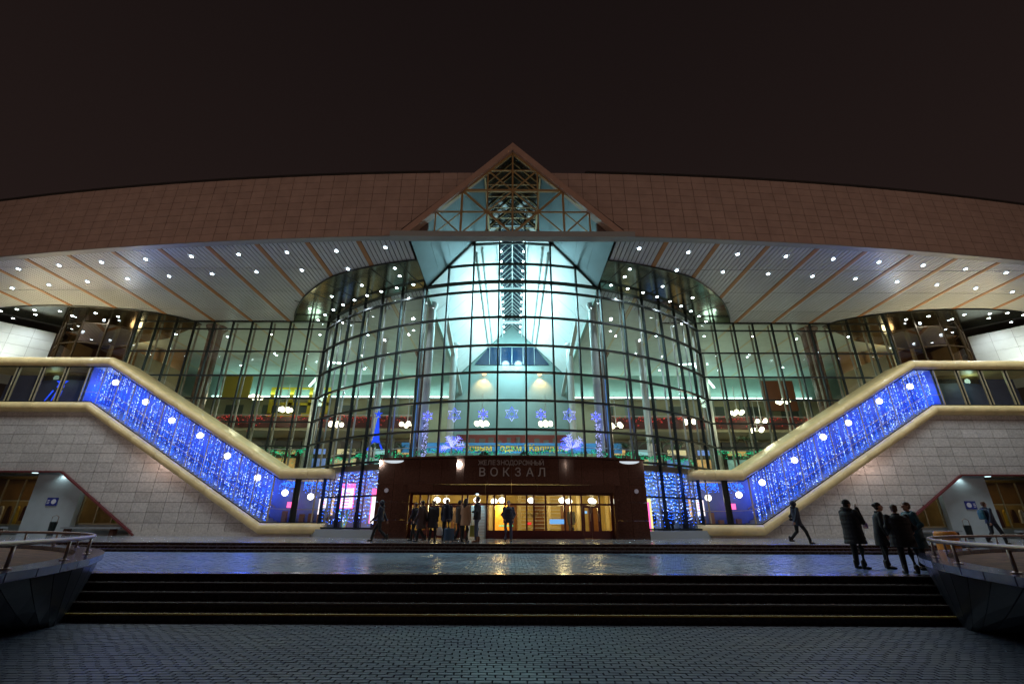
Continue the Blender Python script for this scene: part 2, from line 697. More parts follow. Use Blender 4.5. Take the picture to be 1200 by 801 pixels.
def pane(x0, x1, z0, z1, material, cond=None, holder=drum):
    poly = [(x0, z0), (x1, z0), (x1, z1), (x0, z1)]
    if cond:
        for c in cond:
            poly = clip(poly, *c)
            if len(poly) < 3:
                return
    if parea(poly) < .05:
        return
    t0, t1 = Vector(pmap_drum(x0, 0)), Vector(pmap_drum(x1, 0))
    tl = random.uniform(-.006, .006)
    pts = []
    for (x, z) in poly:
        t = (x - x0) / (x1 - x0)
        p = t0.lerp(t1, t)
        pts.append((p.x, p.y + tl * (z - z0), z))
    MB().poly(pts).build("pane", material, holder)


for k in range(NP):
    x0, x1 = dx[k], dx[k + 1]
    for r in range(len(ROWS) - 1):
        pane(x0, x1, ROWS[r], ROWS[r + 1], G_CLEAR)
    if min(abs(x0), abs(x1)) < GHW:
        for r in range(4):
            pane(x0, x1, UPPER[r], UPPER[r + 1], G_CLEAR, [(GM, -1, GA), (-GM, -1, GA)])
    if 7.5 < min(abs(x0), abs(x1)) + .9 and max(abs(x0), abs(x1)) < 12.6:
        a, b = (max(x0, 7.6), x1) if x0 > 0 else (x0, min(x1, -7.6))
        pane(a, b, Z(-.25), Z(1.5), G_CLEAR)
        pane(a, b, Z(1.5), ROWS[0], G_CLEAR)
# raking frame where the glass meets the gable slopes
for s in (-1, 1):
    pts = [pmap_drum(s * GHW * (1 - t / 10), zslope(GHW * (1 - t / 10)) - .02, .03) for t in range(11)]
    MB().tube(pts, .085, 6).build("raking_frame", M_MULL, drum)

# ---------------- gable: open truss over the entrance
gb = MB()
YA = YF - .35
th = .55
for s in (-1, 1):
    gb.slab([(s * (GHW + .38), YA, ZS - .02), (0, YA, GA + .42), (0, YA, GA - .08), (s * (GHW - .12), YA, ZS - .02)], (0, .5, 0))
gable = gb.build("gable_frame", mat("gable_board", (.40, .27, .21), .5, 0, var=.08), ST)
MB().box(-GHW - .9, YA - .05, ZS - .36, GHW + .9, YA + .42, ZS - .025).build("tie_beam", M_GREYTRIM, gable)
# inner sloping soffit panels of the gable (polished steel), from the front back to the drum
for s in (-1, 1):
    ns = 5
    for i in range(ns):
        xa, xb = 1.6 + (GHW - 1.6) * i / ns, 1.6 + (GHW - 1.6) * (i + 1) / ns
        m = MB()
        pts = [(s * xa, YA + .46, zslope(xa)), (s * (xb - .01), YA + .46, zslope(xb - .01)),
               (s * (xb - .01), ydrum(xb) - .02, zslope(xb - .01)), (s * xa, ydrum(xa) - .02, zslope(xa))]
        m.slab(pts, (0, 0, .12))
        m.build("slope_panel", M_MIRROR_BLUE, gable)
    # roof plane above, seen only from the side
    MB().slab([(s * 6.0, YA + .06, ZS + .1), (0, YA + .06, GA + .30), (0, 54.5, GA + .30), (s * 6.0, 54.5, ZS + .1)], (0, 0, .06)).build("roof_sheet", M_DARKGAP, gable)


def truss(y, w, full=True, holder=gable, material=M_GOLD):
    u = GHW * 2 / 8.0          # bay
    zb = ZS - .0
    lv = [zb + (GA - zb) * t for t in (0, .25, .5, .75)]
    t = holder

    def mem(p, q, ww):
        MB().bar((p[0], y, p[1]), (q[0], y, q[1]), ww, ww, up=(0, 1, 0)).build("truss_member", material, t)
    mem((0, zb), (0, GA - .1), w * 1.1)
    for k in (1, 2, 3):
        for s in (-1, 1):
            mem((s * k * u, zb), (s * k * u, zslope(k * u) - .05), w * (1.3 if k == 2 else .9))
    for i, l in enumerate(lv[1:], 1):
        hw = (GA - l) / GM
        mem((-hw, l), (hw, l), w * (1.5 if i == 2 else .8))
    for s in (-1, 1):
        mem((0, zb), (s * 2 * u, lv[2]), w * 1.2)
        mem((s * 2 * u, zb), (0, lv[2]), w * .8)
        mem((s * 2 * u, zb), (s * 3 * u, lv[1]), w * .8)
        mem((s * 3 * u, zb), (s * 2 * u, lv[1]), w * .6)
        mem((0, lv[2]), (s * u, lv[3]), w * .8)
        mem((s * u, lv[2]), (0, lv[3]), w * .7)
        mem((0, GA - .2), (s * GHW, ZS + .02), w * 1.3)


truss(YA + .25, .085)
# open roof light over the forecourt end of the vault: dark glass between gold chevron rafters
M_DKG = mat("dark_roof_glass", (.035, .028, .02), .12)
for i in range(6):
    y = YA + 1.1 + i * 1.05
    m = MB()
    for s in (-1, 1):
        m.bar((0, y, GA - .05), (s * 1.6, y, zslope(1.6) - .05), .055, .06, up=(0, 1, 0))
    m.build("skylight_rafter", M_GOLD, gable)
    MB().bar((-1.6, y, zslope(1.6) - .1), (1.6, y, zslope(1.6) - .1), .05, .05).build("collar_tie", M_GOLD, gable)
for s in (-1, 1):
    MB().slab([(0, YA + .5, GA + .02), (s * 1.6, YA + .5, zslope(1.6) + .02), (s * 1.6, 27.1, zslope(1.6) + .02), (0, 27.1, GA + .02)], (0, 0, .06)).build("skylight_pane", M_DKG, gable)
    MB().bar((s * 1.6, YA + .5, zslope(1.6) - .06), (s * 1.6, 26.6, zslope(1.6) - .06), .1, .14).build("skylight_kerb", M_GOLD, gable)

# ---------------- interior vault
VY0, VY1 = YF, 46.0
for s in (-1, 1):
    ny = 9
    y0s = [28.6 + (VY1 - 28.6) * i / ny for i in range(ny + 1)]
    for i in range(ny):
        a, b = y0s[i], y0s[i + 1] - .05
        # inner slope from eave to the skylight kerb
        pts = [(s * 1.05, a, zslope(1.05)), (s * GHW, a, ZS), (s * GHW, b, ZS), (s * 1.05, b, zslope(1.05))]
        MB().slab(pts, (0, 0, .1)).build("vault_panel", M_WHITE, ST)
    # close the wedge between the drum and the first rib
    pts = [(s * 1.05, ydrum(1.05) + .1, zslope(1.05)), (s * GHW, ydrum(GHW) + .1, ZS), (s * GHW, 28.58, ZS), (s * 1.05, 28.58, zslope(1.05))]
    MB().slab(pts, (0, 0, .1)).build("vault_panel", M_WHITE, ST)
    m = MB().box(s * 1.05 - .06, 27, zslope(1.05) - .35, s * 1.05 + .06, VY1, zslope(1.05) - .02)
    m.build("skylight_kerb", M_POST, ST)
    # stepped trims running along the slope
    for xx in (2.1, 2.5):
        MB().box(s * xx - .04, 27.5, zslope(xx) - .22, s * xx + .04, VY1, zslope(xx) - .01).build("slope_rail", M_POST, ST)
# skylight: chevron rafters and glass
for i in range(24):
    y = 27.2 + i * .8
    m = MB()
    for s in (-1, 1):
        m.bar((0, y, GA - .05), (s * 1.0, y, zslope(1.0) - .05), .045, .07, up=(0, 1, 0))
    m.build("skylight_rafter", M_POST, ST)
MB().box(-.03, 27, GA - .12, .03, VY1, GA - .02).build("ridge_bar", M_POST, ST)
for i in range(2):
    y = 35 + i * 7
    MB().box(-1.0, y, Z(18.9), 1.0, y + .25, Z(19.1)).build("tie_bar", M_POST, ST)
for s in (-1, 1):
    MB().poly([(0, 27, GA + .02), (s * 1.05, 27, zslope(1.05) + .02), (s * 1.05, VY1, zslope(1.05) + .02), (0, VY1, GA + .02)]).build("skylight_pane", G_SKY, ST)
# vault lamps: two rows of small cold lamps under the kerbs
for s in (-1, 1):
    for i in range(13):
        y = 28.2 + i * 1.42
        o = MB().ball((s * .86, y, Z(19.25)), .085, 8).build("vault_lamp", E_VAULT, ST)
    for i in range(5):
        y = 31.0 + i * 3.3
        lamp('POINT', "vault_fill_light", (s * .7, y, Z(16.4)), 350, (.50, .90, 1.0), .4, ST)  # unseen fill lights added below the lamps to whiten the slopes

# ---------------- hall: ceiling, walls, floor, columns
YB = 46.0
XE = 38.0
for s in (-1, 1):
    # ceiling in 3 m panels between ribs
    for k in range(10):
        xa, xb = GHW + (2.93 * k), GHW + (2.93 * (k + 1))
        xc0, xc1 = s * (xa + .09), s * (xb - .09)
        a, b = min(xc0, xc1), max(xc0, xc1)
        y0 = max(YW + .2, 0) if xa > 14 else ydrum(min(xb, 14.2)) + .35
        ys = [y for y in (27.4, 30.3, 33.2, 36.1, 39.0, 41.9, 44.8) if y > y0 + .3]
        edges = [y0] + ys + [YB]
        for i in range(len(edges) - 1):
            MB().box(a, edges[i] + .015, ZS, b, edges[i + 1] - .015, ZS + .06).build("ceiling_panel", M_CEIL, ST)
        MB().box(s * xb - .09, y0 - .1, ZS - .015, s * xb + .09, YB, ZS + .09).build("ceiling_rib", mat("hall_rib", (.55, .48, .30), .5), ST)
    # eave beam along the vault
    MB().box(min(s * (GHW - .02), s * (GHW + .22)), 27.3, ZS - .35, max(s * (GHW - .02), s * (GHW + .22)), YB, ZS - .01).build("eave_beam", M_WALL_T, ST)
    # raking strut
    MB().bar((s * 4.9, 31, ZS - .3), (s * 5.4, 50, Z(12.2)), .3, .35).build("strut", M_POST, ST)
    MB().box(min(s * 5.8, s * XE), YB, Z(12.2), max(s * 5.8, s * XE), YB + .2, ZS + .02).build("hall_wall", M_WALL_T, ST)
    MB().box(min(s * 5.8, s * XE), YB, Z(3.1), max(s * 5.8, s * XE), YB + .2, Z(12.2)).build("hall_wall", M_WALL_C, ST)
    MB().box(min(s * 6.2, s * 31), YB - .22, Z(12.13), max(s * 6.2, s * 31), YB - .12, Z(12.22)).build("cove_tube", E_COVE, ST)
    MB().box(min(s * 6.0, s * 31.4), YB - .30, Z(11.98), max(s * 6.0, s * 31.4), YB, Z(12.10)).build("cove_ledge", M_WHITE, ST)
    # wall trim lines + dark upper openings
    for i in range(6):
        x = s * (9.5 + i * 3.8)
        MB().box(x - .9, YB - .05, Z(9.9), x + .9, YB - .01, Z(11.3)).build("wall_recess", mat("recess_dark", (.10, .12, .10), .3), ST)
    # lit shop bays and signs under the balcony, a tall panel rhythm on the wall
    for i in range(7):
        x = s * (10.3 + i * 2.95)
        bcol = [(.9, .55, .2), (.35, .7, .75), (.8, .7, .4), (.15, .3, .8)][(i + (s > 0)) % 4]
        bay = MB().box(x - 1.3, YB - .5, Z(3.4), x + 1.3, YB - .02, Z(7.6)).build("shop_bay", mat("bay_dark", (.035, .03, .028), .3), ST)
        MB().box(x - 1.05, YB - .56, Z(3.6), x + 1.05, YB - .51, Z(5.9)).build("shop_window", mat("bay_lit_%d" % ((i + (s > 0)) % 4), bcol, .4, emit=bcol, estr=.22, var=.5, vscale=1.5), bay)
        MB().box(x - .9, YB - .58, Z(6.3), x + .9, YB - .51, Z(6.8)).build("shop_sign", mat("bay_sign_%d" % ((i * 3) % 4), bcol, .4, emit=bcol, estr=.5), bay)
        MB().box(x + 1.34, YB - .3, Z(3.4), x + 1.6, YB - .02, ZS - 2.5).build("pilaster", mat("pilaster", (.30, .33, .28), .4), ST)
    # balcony
    bz = Z(8.1)
    MB().box(min(s * 9, s * 31), 41.5, bz - .25, max(s * 9, s * 31), YB, bz).build("balcony_slab", M_WALL_C, ST)
    MB().box(min(s * 9, s * 31), 41.4, bz, max(s * 9, s * 31), 41.5, bz + 1.0).build("balcony_parapet", mat("parapet_red", (.10, .03, .025), .4), ST)
    MB().tube([(s * 9, 41.4, bz + 1.15), (s * 31, 41.4, bz + 1.15)], .04, 6).build("balcony_rail", M_POST, ST)
# far end wall of the vault with its trapezoid window
M_ENDW = mat("end_wall_teal", (.22, .31, .29), .35, 0, var=.12, vscale=.4)
MB().box(-5.9, VY1, Z(3.1), 5.9, VY1 + .2, ZS - .02).build("end_wall", M_ENDW, ST)
MB().slab([(-GHW, VY1 + .1, ZS), (GHW, VY1 + .1, ZS), (0, VY1 + .1, GA)], (0, .1, 0)).build("end_wall", M_ENDW, ST)
wz0, wz1 = Z(15.75), Z(17.75)
ew = MB().slab([(-4.0, VY1 - .05, wz0), (4.0, VY1 - .05, wz0), (2.5, VY1 - .05, wz1), (-2.5, VY1 - .05, wz1)], (0, .08, 0)).build("end_window", M_FRETW, ST)
for i in range(5):
    t = (i - 2) / 2
    MB().box(t * 2.4 - .03, VY1 - .09, wz0, t * 2.4 + .03, VY1 - .05, wz1).build("glazing_bar", M_GREYTRIM, ew)
# floor of the hall and the slab edge
fl = MB()
n = 30
ring = [(dx[0] + (dx[-1] - dx[0]) * i / n) for i in range(n + 1)]
pts = [(x, ydrum(x) + .2, 0) for x in ring]
fl.slab([(p[0], p[1], Z(2.95)) for p in pts] + [(XE, YW + .2, Z(2.95)), (XE, 55, Z(2.95)), (-XE, 55, Z(2.95)), (-XE, YW + .2, Z(2.95))], (0, 0, .36))
fl.build("hall_floor_slab", M_FLOORIN, ST)
# columns
for s in (-1, 1):
    for (x, y, r, mm) in ((5.66, 29.2, .26, M_POST), (5.0, 37, .28, M_POST), (6.2, 29.9, .42, M_COLB), (23.7, 33.6, .52, M_COLB), (10.8, 36, .22, M_POST), (17, 38.5, .3, M_POST)):
        z0 = Z(3.3)
        z1 = ZS
        if mm is M_COLB and x < 10:
            z1 = Z(11.2)
        c = MB().lathe(s * x, y, [(r, z0), (r, z1 - .5), (r * 1.02, z1 - .45), (r * 1.5, z1 - .1), (r * 1.5, z1)], 16)
        c.build("hall_column", mm, ST, smooth=False)
# outer side walls, closing the hall
for s in (-1, 1):
    MB().box(min(s * XE, s * (XE + .3)), 36, 0, max(s * XE, s * (XE + .3)), 56, ZS).build("side_wall", M_WALL_C, ST)

# ---------------- wing glazing (flat, either side of the drum)
NWP = 10
WX0, WX1 = 14.25, 29.1


def roofline(x):
    """top of the gallery roof above |x|"""
    x = abs(x)
    if x > 27.9:
        return Z(10.7)
    if x < 14.9:
        return Z(3.32)
    return Z(3.32) + (x - 14.9) * (10.7 - 3.32) / (27.9 - 14.9)


SL = (10.7 - 3.32) / (27.9 - 14.9)
for s in (-1, 1):
    wm = MB().box(min(s * WX0, s * WX1), YW - .10, ZS - .06, max(s * WX0, s * WX1), YW + .10, ZS + .05)
    wing = wm.build("wing_glazing", M_MULL, ST)
    wx = [WX0 + (WX1 - WX0) * i / NWP for i in range(NWP + 1)]
    wr = [Z(3.35)] + ROWS[1:]
    for z in ROWS[:-1]:
        # transom runs from the drum out to the gallery roof
        xe = WX1 if z > Z(10.7) else 14.9 + (z - Z(3.32)) / SL
        MB().box(min(s * WX0, s * xe), YW - .06, z - .05, max(s * WX0, s * xe), YW + .06, z + .05).build("transom", M_MULL, wing)
    for x in wx:
        MB().bar((s * x, YW, roofline(x) - .1), (s * x, YW, ZS), .09, .16, up=(0, 1, 0)).build("mullion", M_MULL, wing)
        MB().bar((s * x, YW + .5, roofline(x) - .1), (s * x, YW + .5, ZS), .10, .10, up=(0, 1, 0)).build("inner_post", mat("wing_post", (.34, .31, .24), .4), wing)
    for k in range(NWP):
        for r in range(len(wr) - 1):
            poly = [(wx[k], wr[r]), (wx[k + 1], wr[r]), (wx[k + 1], wr[r + 1]), (wx[k], wr[r + 1])]
            if wx[k] >= 27.5:
                poly = clip(poly, 0, 1, -Z(10.7))
            else:
                poly = clip(poly, -SL, 1, -(Z(3.32) - 14.9 * SL))
            if len(poly) < 3 or parea(poly) < .03:
                continue
            tl = random.uniform(-.006, .006)
            MB().poly([(s * p[0], YW + tl * (p[1] - wr[r]), p[1]) for p in poly]).build("pane", G_WING, wing)
    # rounded bronze glass corner
    cx, cyy, cr = s * 32.2, 35.0, 3.75
    cm = MB()
    a_list = [R(a) for a in (-37, -63, -88, -112, -136, -162)]     # seen for the right side, mirrored left
    P = [(cx + s * cr * -cos(a) * -1 * (1 if True else 1), cyy + cr * sin(a)) for a in [R(v) for v in (-140, -115, -90, -65, -40, -14)]]
    P[0] = (s * 29.35, YW + .05)
    corner = MB().poly([(p[0], p[1], ZS + .01) for p in P] + [(s * 36.2, 40, ZS + .01), (s * 29.3, 40, ZS + .01)]).build("corner_glazing", M_MULL, ST)
    for i, p in enumerate(P):
        MB().bar((p[0], p[1], Z(10.5)), (p[0], p[1], ZS), .09, .14, up=(0, 1, 0)).build("mullion", mat("bronze_frame", (.10, .07, .04), .3, .6), corner)
        if i < len(P) - 1:
            q = P[i + 1]
            for (z0, z1) in ((Z(9.5), Z(12.4)), (Z(12.4), Z(13.95)), (Z(13.95), ZS)):
                MB().poly([(p[0], p[1], z0), (q[0], q[1], z0), (q[0], q[1], z1), (p[0], p[1], z1)]).build("pane", G_BROWN, corner)
            for z in (Z(12.4), Z(13.95)):
                MB().bar((p[0], p[1], z), (q[0], q[1], z), .05, .07).build("transom", MATS["bronze_frame"], corner)
    MB().box(min(s * 29.3, s * 37.9), 38.6, Z(8), max(s * 29.3, s * 37.9), 38.8, ZS).build("corner_room_wall", mat("corner_room_brown", (.24, .15, .07), .35, 0, var=.25, vscale=.5), ST)
    MB().box(min(s * 29.25, s * 29.35), 33.4, Z(8), max(s * 29.25, s * 29.35), 38.6, ZS - 2.2).build("corner_room_wall", MATS["corner_room_brown"], ST)
    MB().box(min(s * 29.4, s * 37.9), 33.0, Z(9.9), max(s * 29.4, s * 37.9), 38.6, Z(10.1)).build("corner_room_floor", M_FLOORIN, ST)
    for q in range(4):
        MB().box(s * (30.4 + 1.7 * q) - .12, 37.6, Z(10.1), s * (30.4 + 1.7 * q) + .12, 37.8, ZS).build("corner_room_post", M_CEIL, ST)
    lamp('POINT', "corner_room_light", (s * 32.6, 36.2, Z(13.2)), 110, (1.0, .74, .42), .4, ST)
    # pale outer wall beyond the corner, running forward at an angle
    x0, y0 = s * 36.1, 33.3
    d = Vector((s * .67, -.74, 0))
    wall = MB().slab([(x0, y0 + .08, Z(5)), (x0 + d.x * 12, y0 + .08 + d.y * 12, Z(5)), (x0 + d.x * 12, y0 + .08 + d.y * 12, Z(13.9)), (x0, y0 + .08, Z(13.9))],
                     (s * .2, .2, 0)).build("outer_wall", M_BACK, ST)
    for i in range(10):
        for j in range(6):
            a, b = i * 1.2 + .008, (i + 1) * 1.2 - .008
            z0, z1 = Z(13.9) - (j + 1) * .75 + .008, Z(13.9) - j * .75 - .008
            MB().slab([(x0 + d.x * a, y0 + d.y * a, z0), (x0 + d.x * b, y0 + d.y * b, z0), (x0 + d.x * b, y0 + d.y * b, z1), (x0 + d.x * a, y0 + d.y * a, z1)],
                      (s * .05, .05, 0)).build("wall_panel", mat("pale_wall_panel", (.60, .62, .58), .45, 0, var=.06, vscale=2, rnd=.05), wall)

# ---------------- roof: fascia and soffit
fasl = [MB(), MB()]
n = 60
xs = [-35 + 70 * i / n for i in range(n + 1)]
for i in range(n):
    a, b = xs[i], xs[i + 1]
    if abs((a + b) / 2) < 4.6:
        continue
    fas = fasl[a > 0]
    fas.slab([(a, yfas(a) + .06, ZS + .02), (b, yfas(b) + .06, ZS + .02), (b, yfas(b) + .06, ZF - .05), (a, yfas(a) + .06, ZF - .05)], (0, .25, 0))
fascia = fasl[1].build("roof_fascia", M_BACK, ST)
fasl[0].build("fascia_backing", M_BACK, fascia)
# coping and dark drip edge
for s in (-1, 1):
    for i in range(16):
        a, b = s * (4.2 + i * 1.87), s * (4.2 + (i + 1) * 1.87 - .01)
        MB().slab([(a, yfas(a) - .10, ZF), (b, yfas(b) - .10, ZF), (b, yfas(b) + .5, ZF), (a, yfas(a) + .5, ZF)], (0, 0, .09)).build("coping", M_DARKGAP, fascia)
        MB().slab([(a if i else s * 5.9, yfas(a) - .03, ZS - .0), (b, yfas(b) - .03, ZS - .0), (b, yfas(b) + .35, ZS - .0), (a if i else s * 5.9, yfas(a) + .35, ZS - .0)], (0, 0, -.05)).build("drip_edge", M_GREYTRIM, fascia)
NR_, TW = 9, .80
th_ = (ZF - ZS - .02) / NR_
bl = []
for s in (-1, 1):
    for i in range(43):
        for j in range(NR_):
            a, b = 0 + i * TW, 0 + (i + 1) * TW
            z0, z1 = ZS + .02 + j * th_, ZS + .02 + (j + 1) * th_
            poly = [(a + .011, z0 + .011), (b - .011, z0 + .011), (b - .011, z1 - .011), (a + .011, z1 - .011)]
            # clear of the gable boards
            poly = clip(poly, GM, 1, -(GA + .38))
            if len(poly) < 3 or parea(poly) < .02:
                continue
            off = random.uniform(-.003, .003)

            def fn(m, poly=poly, s=s, off=off):
                m.slab([(s * p[0], yfas(p[0]) - .0 + off, p[1]) for p in poly], (0, .05, 0))
            bl.append((a, fn))
pieces("fascia_tile", bl, M_FASCIA, fascia)
# roof deck above everything (keeps the sky out of the hall)
for s in (-1, 1):
    MB().slab([(s * 5.9, YF + .4, ZS + .35), (s * 34, yfas(34) + .4, ZS + .35), (s * 46, 26, ZS + .35), (s * 46, 56, ZS + .35), (s * 5.9, 56, ZS + .35)], (0, 0, .3)).build("roof_deck", M_BACK, ST)

# soffit : slatted panels on a 2.93 m grid between orange ribs
# patches of polished bronze around the drum and corners


def in_mirror(x, y):
    x = abs(x)
    # ring round the drum
    r = sqrt(x * x + (y - DC) ** 2)
    lim = DR + 2.9 - .30 * max(0, x - 6) * .35
    if x < 17.4 and r < lim and y < YW:
        return True
    # corner patch
    if ((x - 33.2) / 8.3) ** 2 + ((y - 33.4) / 2.9) ** 2 < 1:
        return True
    return False


def mirror_outline(kind, s):
    """plan outline polygons of the polished areas"""
    if kind == "drum":
        outer = []
        prof_ = ((14.6, 3.4), (20.2, 3.55), (29.7, 3.75), (40.8, 3.1), (53.1, 2.1))
        for i in range(26):
            ad = 14.6 + (53.1 - 14.6) * i / 25
            for (q0, v0), (q1, v1) in zip(prof_, prof_[1:]):
                if q0 <= ad <= q1 + .01:
                    rr = DR + v0 + (v1 - v0) * (ad - q0) / (q1 - q0)
            a = R(ad)
            x, y = rr * sin(a), DC - rr * cos(a)
            if i == 0:
                x = GHW + .02
            outer.append((x, min(y, YW + .03)))
        outer = [p for p in outer if p[1] <= YW + .03]
        outer[-1] = (outer[-1][0], YW + .03)
        a1 = asin(14.3 / DR)
        a0 = asin((GHW + .02) / DR)
        inner = [(DR * sin(a1 + (a0 - a1) * i / 14), DC - DR * cos(a1 + (a0 - a1) * i / 14)) for i in range(15)]
        return [(s * x, y) for x, y in outer + inner]
    out = []
    for i in range(33):
        t = pi + pi * i / 32
        x, y = 33.2 + 8.6 * cos(t), 33.0 + 3.3 * sin(t)
        out.append((s * x, y))
    out.append((s * 41.8, 35))
    out.append((s * 36, 38))
    out.append((s * 29.4, 36))
    return out


RIBX = [GHW + 2.93 * k for k in range(1, 12)]
GY = [21.6, 24.45, 27.4, 30.3, YW]
for s in (-1, 1):
    for k in range(11):
        xa = GHW + .12 if k == 0 else GHW + 2.93 * k + .13
        xb = GHW + 2.93 * (k + 1) - .13
        ys = [yfas((xa + xb) / 2) + .28] + [g for g in GY if g > yfas((xa + xb) / 2) + .9]
        if k > 7:
            ys += [35.3]
        for j in range(len(ys) - 1):
            y0, y1 = ys[j] + .03, ys[j + 1] - .03
            m = MB()
            ns = 10
            w = (xb - xa) / ns
            for q in range(ns):
                a, b = xa + q * w + .028, xa + (q + 1) * w - .028
                # slat: shallow inverted tray
                zz = ZS + .022
                yy0 = max(y0, yfas(a) + .28) if j == 0 else y0
                m.slab([(s * a, yy0, zz), (s * b, yy0, zz), (s * b, y1, zz), (s * a, y1, zz)], (0, 0, .05))
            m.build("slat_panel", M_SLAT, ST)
        # rib
        MB().box(min(s * (xb), s * (xb + .26)), yfas(xb) + .25, ZS - .01, max(s * xb, s * (xb + .26)), 35.3 if k > 7 else YW - .1, ZS + .08).build("soffit_rib", M_RIB, ST)
    MB().slab([(s * 5.7, YF + .3, ZS + .10), (s * 38.5, 24.5, ZS + .10), (s * 38.5, 36, ZS + .10), (s * 5.7, 36, ZS + .10)], (0, 0, .06)).build("soffit_backing", M_DARKGAP, ST)
    for kind in ("drum", "corner"):
        ol = mirror_outline(kind, s)
        m = MB()
        # triangulate by bmesh for the concave outline
        bm = bmesh.new()
        vs = [bm.verts.new((p[0], p[1], ZS - .02)) for p in ol]
        f = bm.faces.new(vs)
        bmesh.ops.triangulate(bm, faces=[f])
        me = bpy.data.meshes.new("polished_soffit")
        bmesh.ops.recalc_face_normals(bm, faces=bm.faces)
        bm.to_mesh(me)
        bm.free()
        me.materials.append(M_MIRROR)
        o = bpy.data.objects.new("polished_soffit", me)
        COL.objects.link(o)
        o.parent = ST
        # raised lip round the outer edge
        lip = ol[:24] if kind == "drum" else ol[:33]
        MB().tube([(p[0], p[1], ZS - .03) for p in lip], .045, 5).build("edge_lip", M_MULL, o)
        if kind == "drum":
            for kk in range(13):
                a = R(5.06 * (kk + .5))
                if a < asin(GHW / DR) or a > R(47):
                    continue
                r1 = DR + 3.3
                p, q = ((DR + .1) * sin(a) * s, DC - (DR + .1) * cos(a)), (r1 * sin(a) * s, min(DC - r1 * cos(a), YW))
                MB().bar((p[0], p[1], ZS - .022), (q[0], q[1], ZS - .022), .05, .03).build("panel_joint", M_MULL, o)
    # black gap strip between soffit and the outer wall
    MB().slab([(s * 35.9, 33.6, ZS - .04), (s * 45, 23.5, ZS - .04), (s * 46, 25.5, ZS - .04), (s * 37, 35.4, ZS - .04)], (0, 0, .05)).build("shadow_gap_sheet", M_DARKGAP, ST)

# downlights
dl_mesh = MB()
dl_mesh.lathe(0, 0, [(.075, -.03), (.08, -.01), (.075, 0)], 14)
dl0 = dl_mesh.build("downlight", E_DOWN, ST, loc=(0, 0, -50))
rim_mesh = MB()
rim_mesh.tube([(.115 * cos(2 * pi * i / 14), .115 * sin(2 * pi * i / 14), -.01) for i in range(14)], .025, 5, closed=True)
rim0 = rim_mesh.build("downlight_rim", M_POST, dl0)
first = [True]


def downlight(x, y, power=0, z=ZS - .005, col=(.80, .92, 1.0)):
    if first[0]:
        o = dl0
        first[0] = False
    else:
        o = link_copy(dl0, ST)
        link_copy(rim0, o)
    o.location = (x, y, z)
    if power:
        lamp('SPOT', "downlight_beam", (x, y, z - .12), power, col, .1, ST, spot=R(150), aim=(x, y, 0), blend=.8)


for s in (-1, 1):
    for k in range(11):
        xc = GHW + 2.93 * (k + .5)
        y1 = yfas(xc) + 1.35
        downlight(s * (xc + .1), y1 - .25 * (k == 0), 520 if k % 2 == 0 else 0)
        downlight(s * (xc + .1), y1 + 2.0, 520 if k % 2 == 1 else 0)
    # ring around the drum
    for i in range(9):
        a = asin(GHW / DR) + R(1.8) + R(3.7) * i
        r = DR + .75
        downlight(s * r * sin(a), DC - r * cos(a), 300 if i % 3 == 1 else 0, ZS - .025)
    for i in range(4):
        a = asin(GHW / DR) + R(2.5) + R(8.2) * i
        r = DR + 2.0
        downlight(s * r * sin(a), DC - r * cos(a), 0, ZS - .025)
    for (x, y) in ((31.2, 30.9), (30.0, 31.5), (33.6, 30.6), (33.4, 31.4), (35.3, 30.4), (36.0, 31.2), (36.5, 30.3), (38.0, 30.6), (39.6, 31.2), (38.4, 31.9)):
        downlight(s * x, y, 260 if x in (31.2, 36.0, 39.6) else 0, ZS - .025)

# downlights in the hall ceiling
for s in (-1, 1):
    for (x, y) in ((8, 34), (12, 35), (16, 35), (20, 35), (24, 35.5), (28, 35), (10, 39), (14, 40), (18, 39), (22, 40), (26, 39), (9, 43), (15, 44), (21, 44), (27, 43)):
        downlight(s * x, y, 0)
    for (x, y) in ((10, 37), (18, 37.5), (26, 37.5)):
        lamp('POINT', "hall_lamp_light", (s * x, y, Z(11.3)), 85, (.74, 1.0, .84), .5, ST)
    lamp('AREA', "cove_light", (s * 18.5, YB - .5, Z(12.35)), 190, (.55, 1.0, .95), 24, ST, aim=(s * 18.5, YB - .1, Z(15.5)), sizey=.3)
    lamp('AREA', "balcony_light", (s * 19, 43.5, Z(7.7)), 110, (.95, 1.0, .75), 18, ST, aim=(s * 19, 44, Z(0)), sizey=2)

# yellow framed decoration panels high in the left wing, brown door panel in the right one
yf = MB().box(-24.9, YB - .35, Z(12.9), -18.6, YB - .25, Z(13.1)).build("yellow_frame", mat("yellow_frame_paint", (.72, .50, .03), .5), ST)
for (x0, z0, x1, z1) in ((-24.9, 10.2, -24.5, 12.9), (-22.9, 11.2, -22.5, 12.9), (-20.9, 10.4, -20.5, 12.9), (-19.0, 10.0, -18.6, 12.9), (-24.5, 11.2, -18.6, 11.5), (-24.9, 10.0, -22.0, 10.4), (-21.4, 10.0, -18.6, 10.4)):
    MB().box(x0, YB - .36, Z(z0), x1, YB - .26, Z(z1)).build("frame_bar", MATS["yellow_frame_paint"], yf)
MB().box(24.6, 43.0, Z(10.2), 27.6, 43.2, Z(13.2)).build("brown_panel", mat("panel_rust", (.22, .07, .03), .5), ST)
MB().box(-28.2, 43.0, Z(11.2), -25.6, 43.2, Z(13.6)).build("ochre_panel", mat("panel_ochre", (.40, .30, .04), .5), ST)

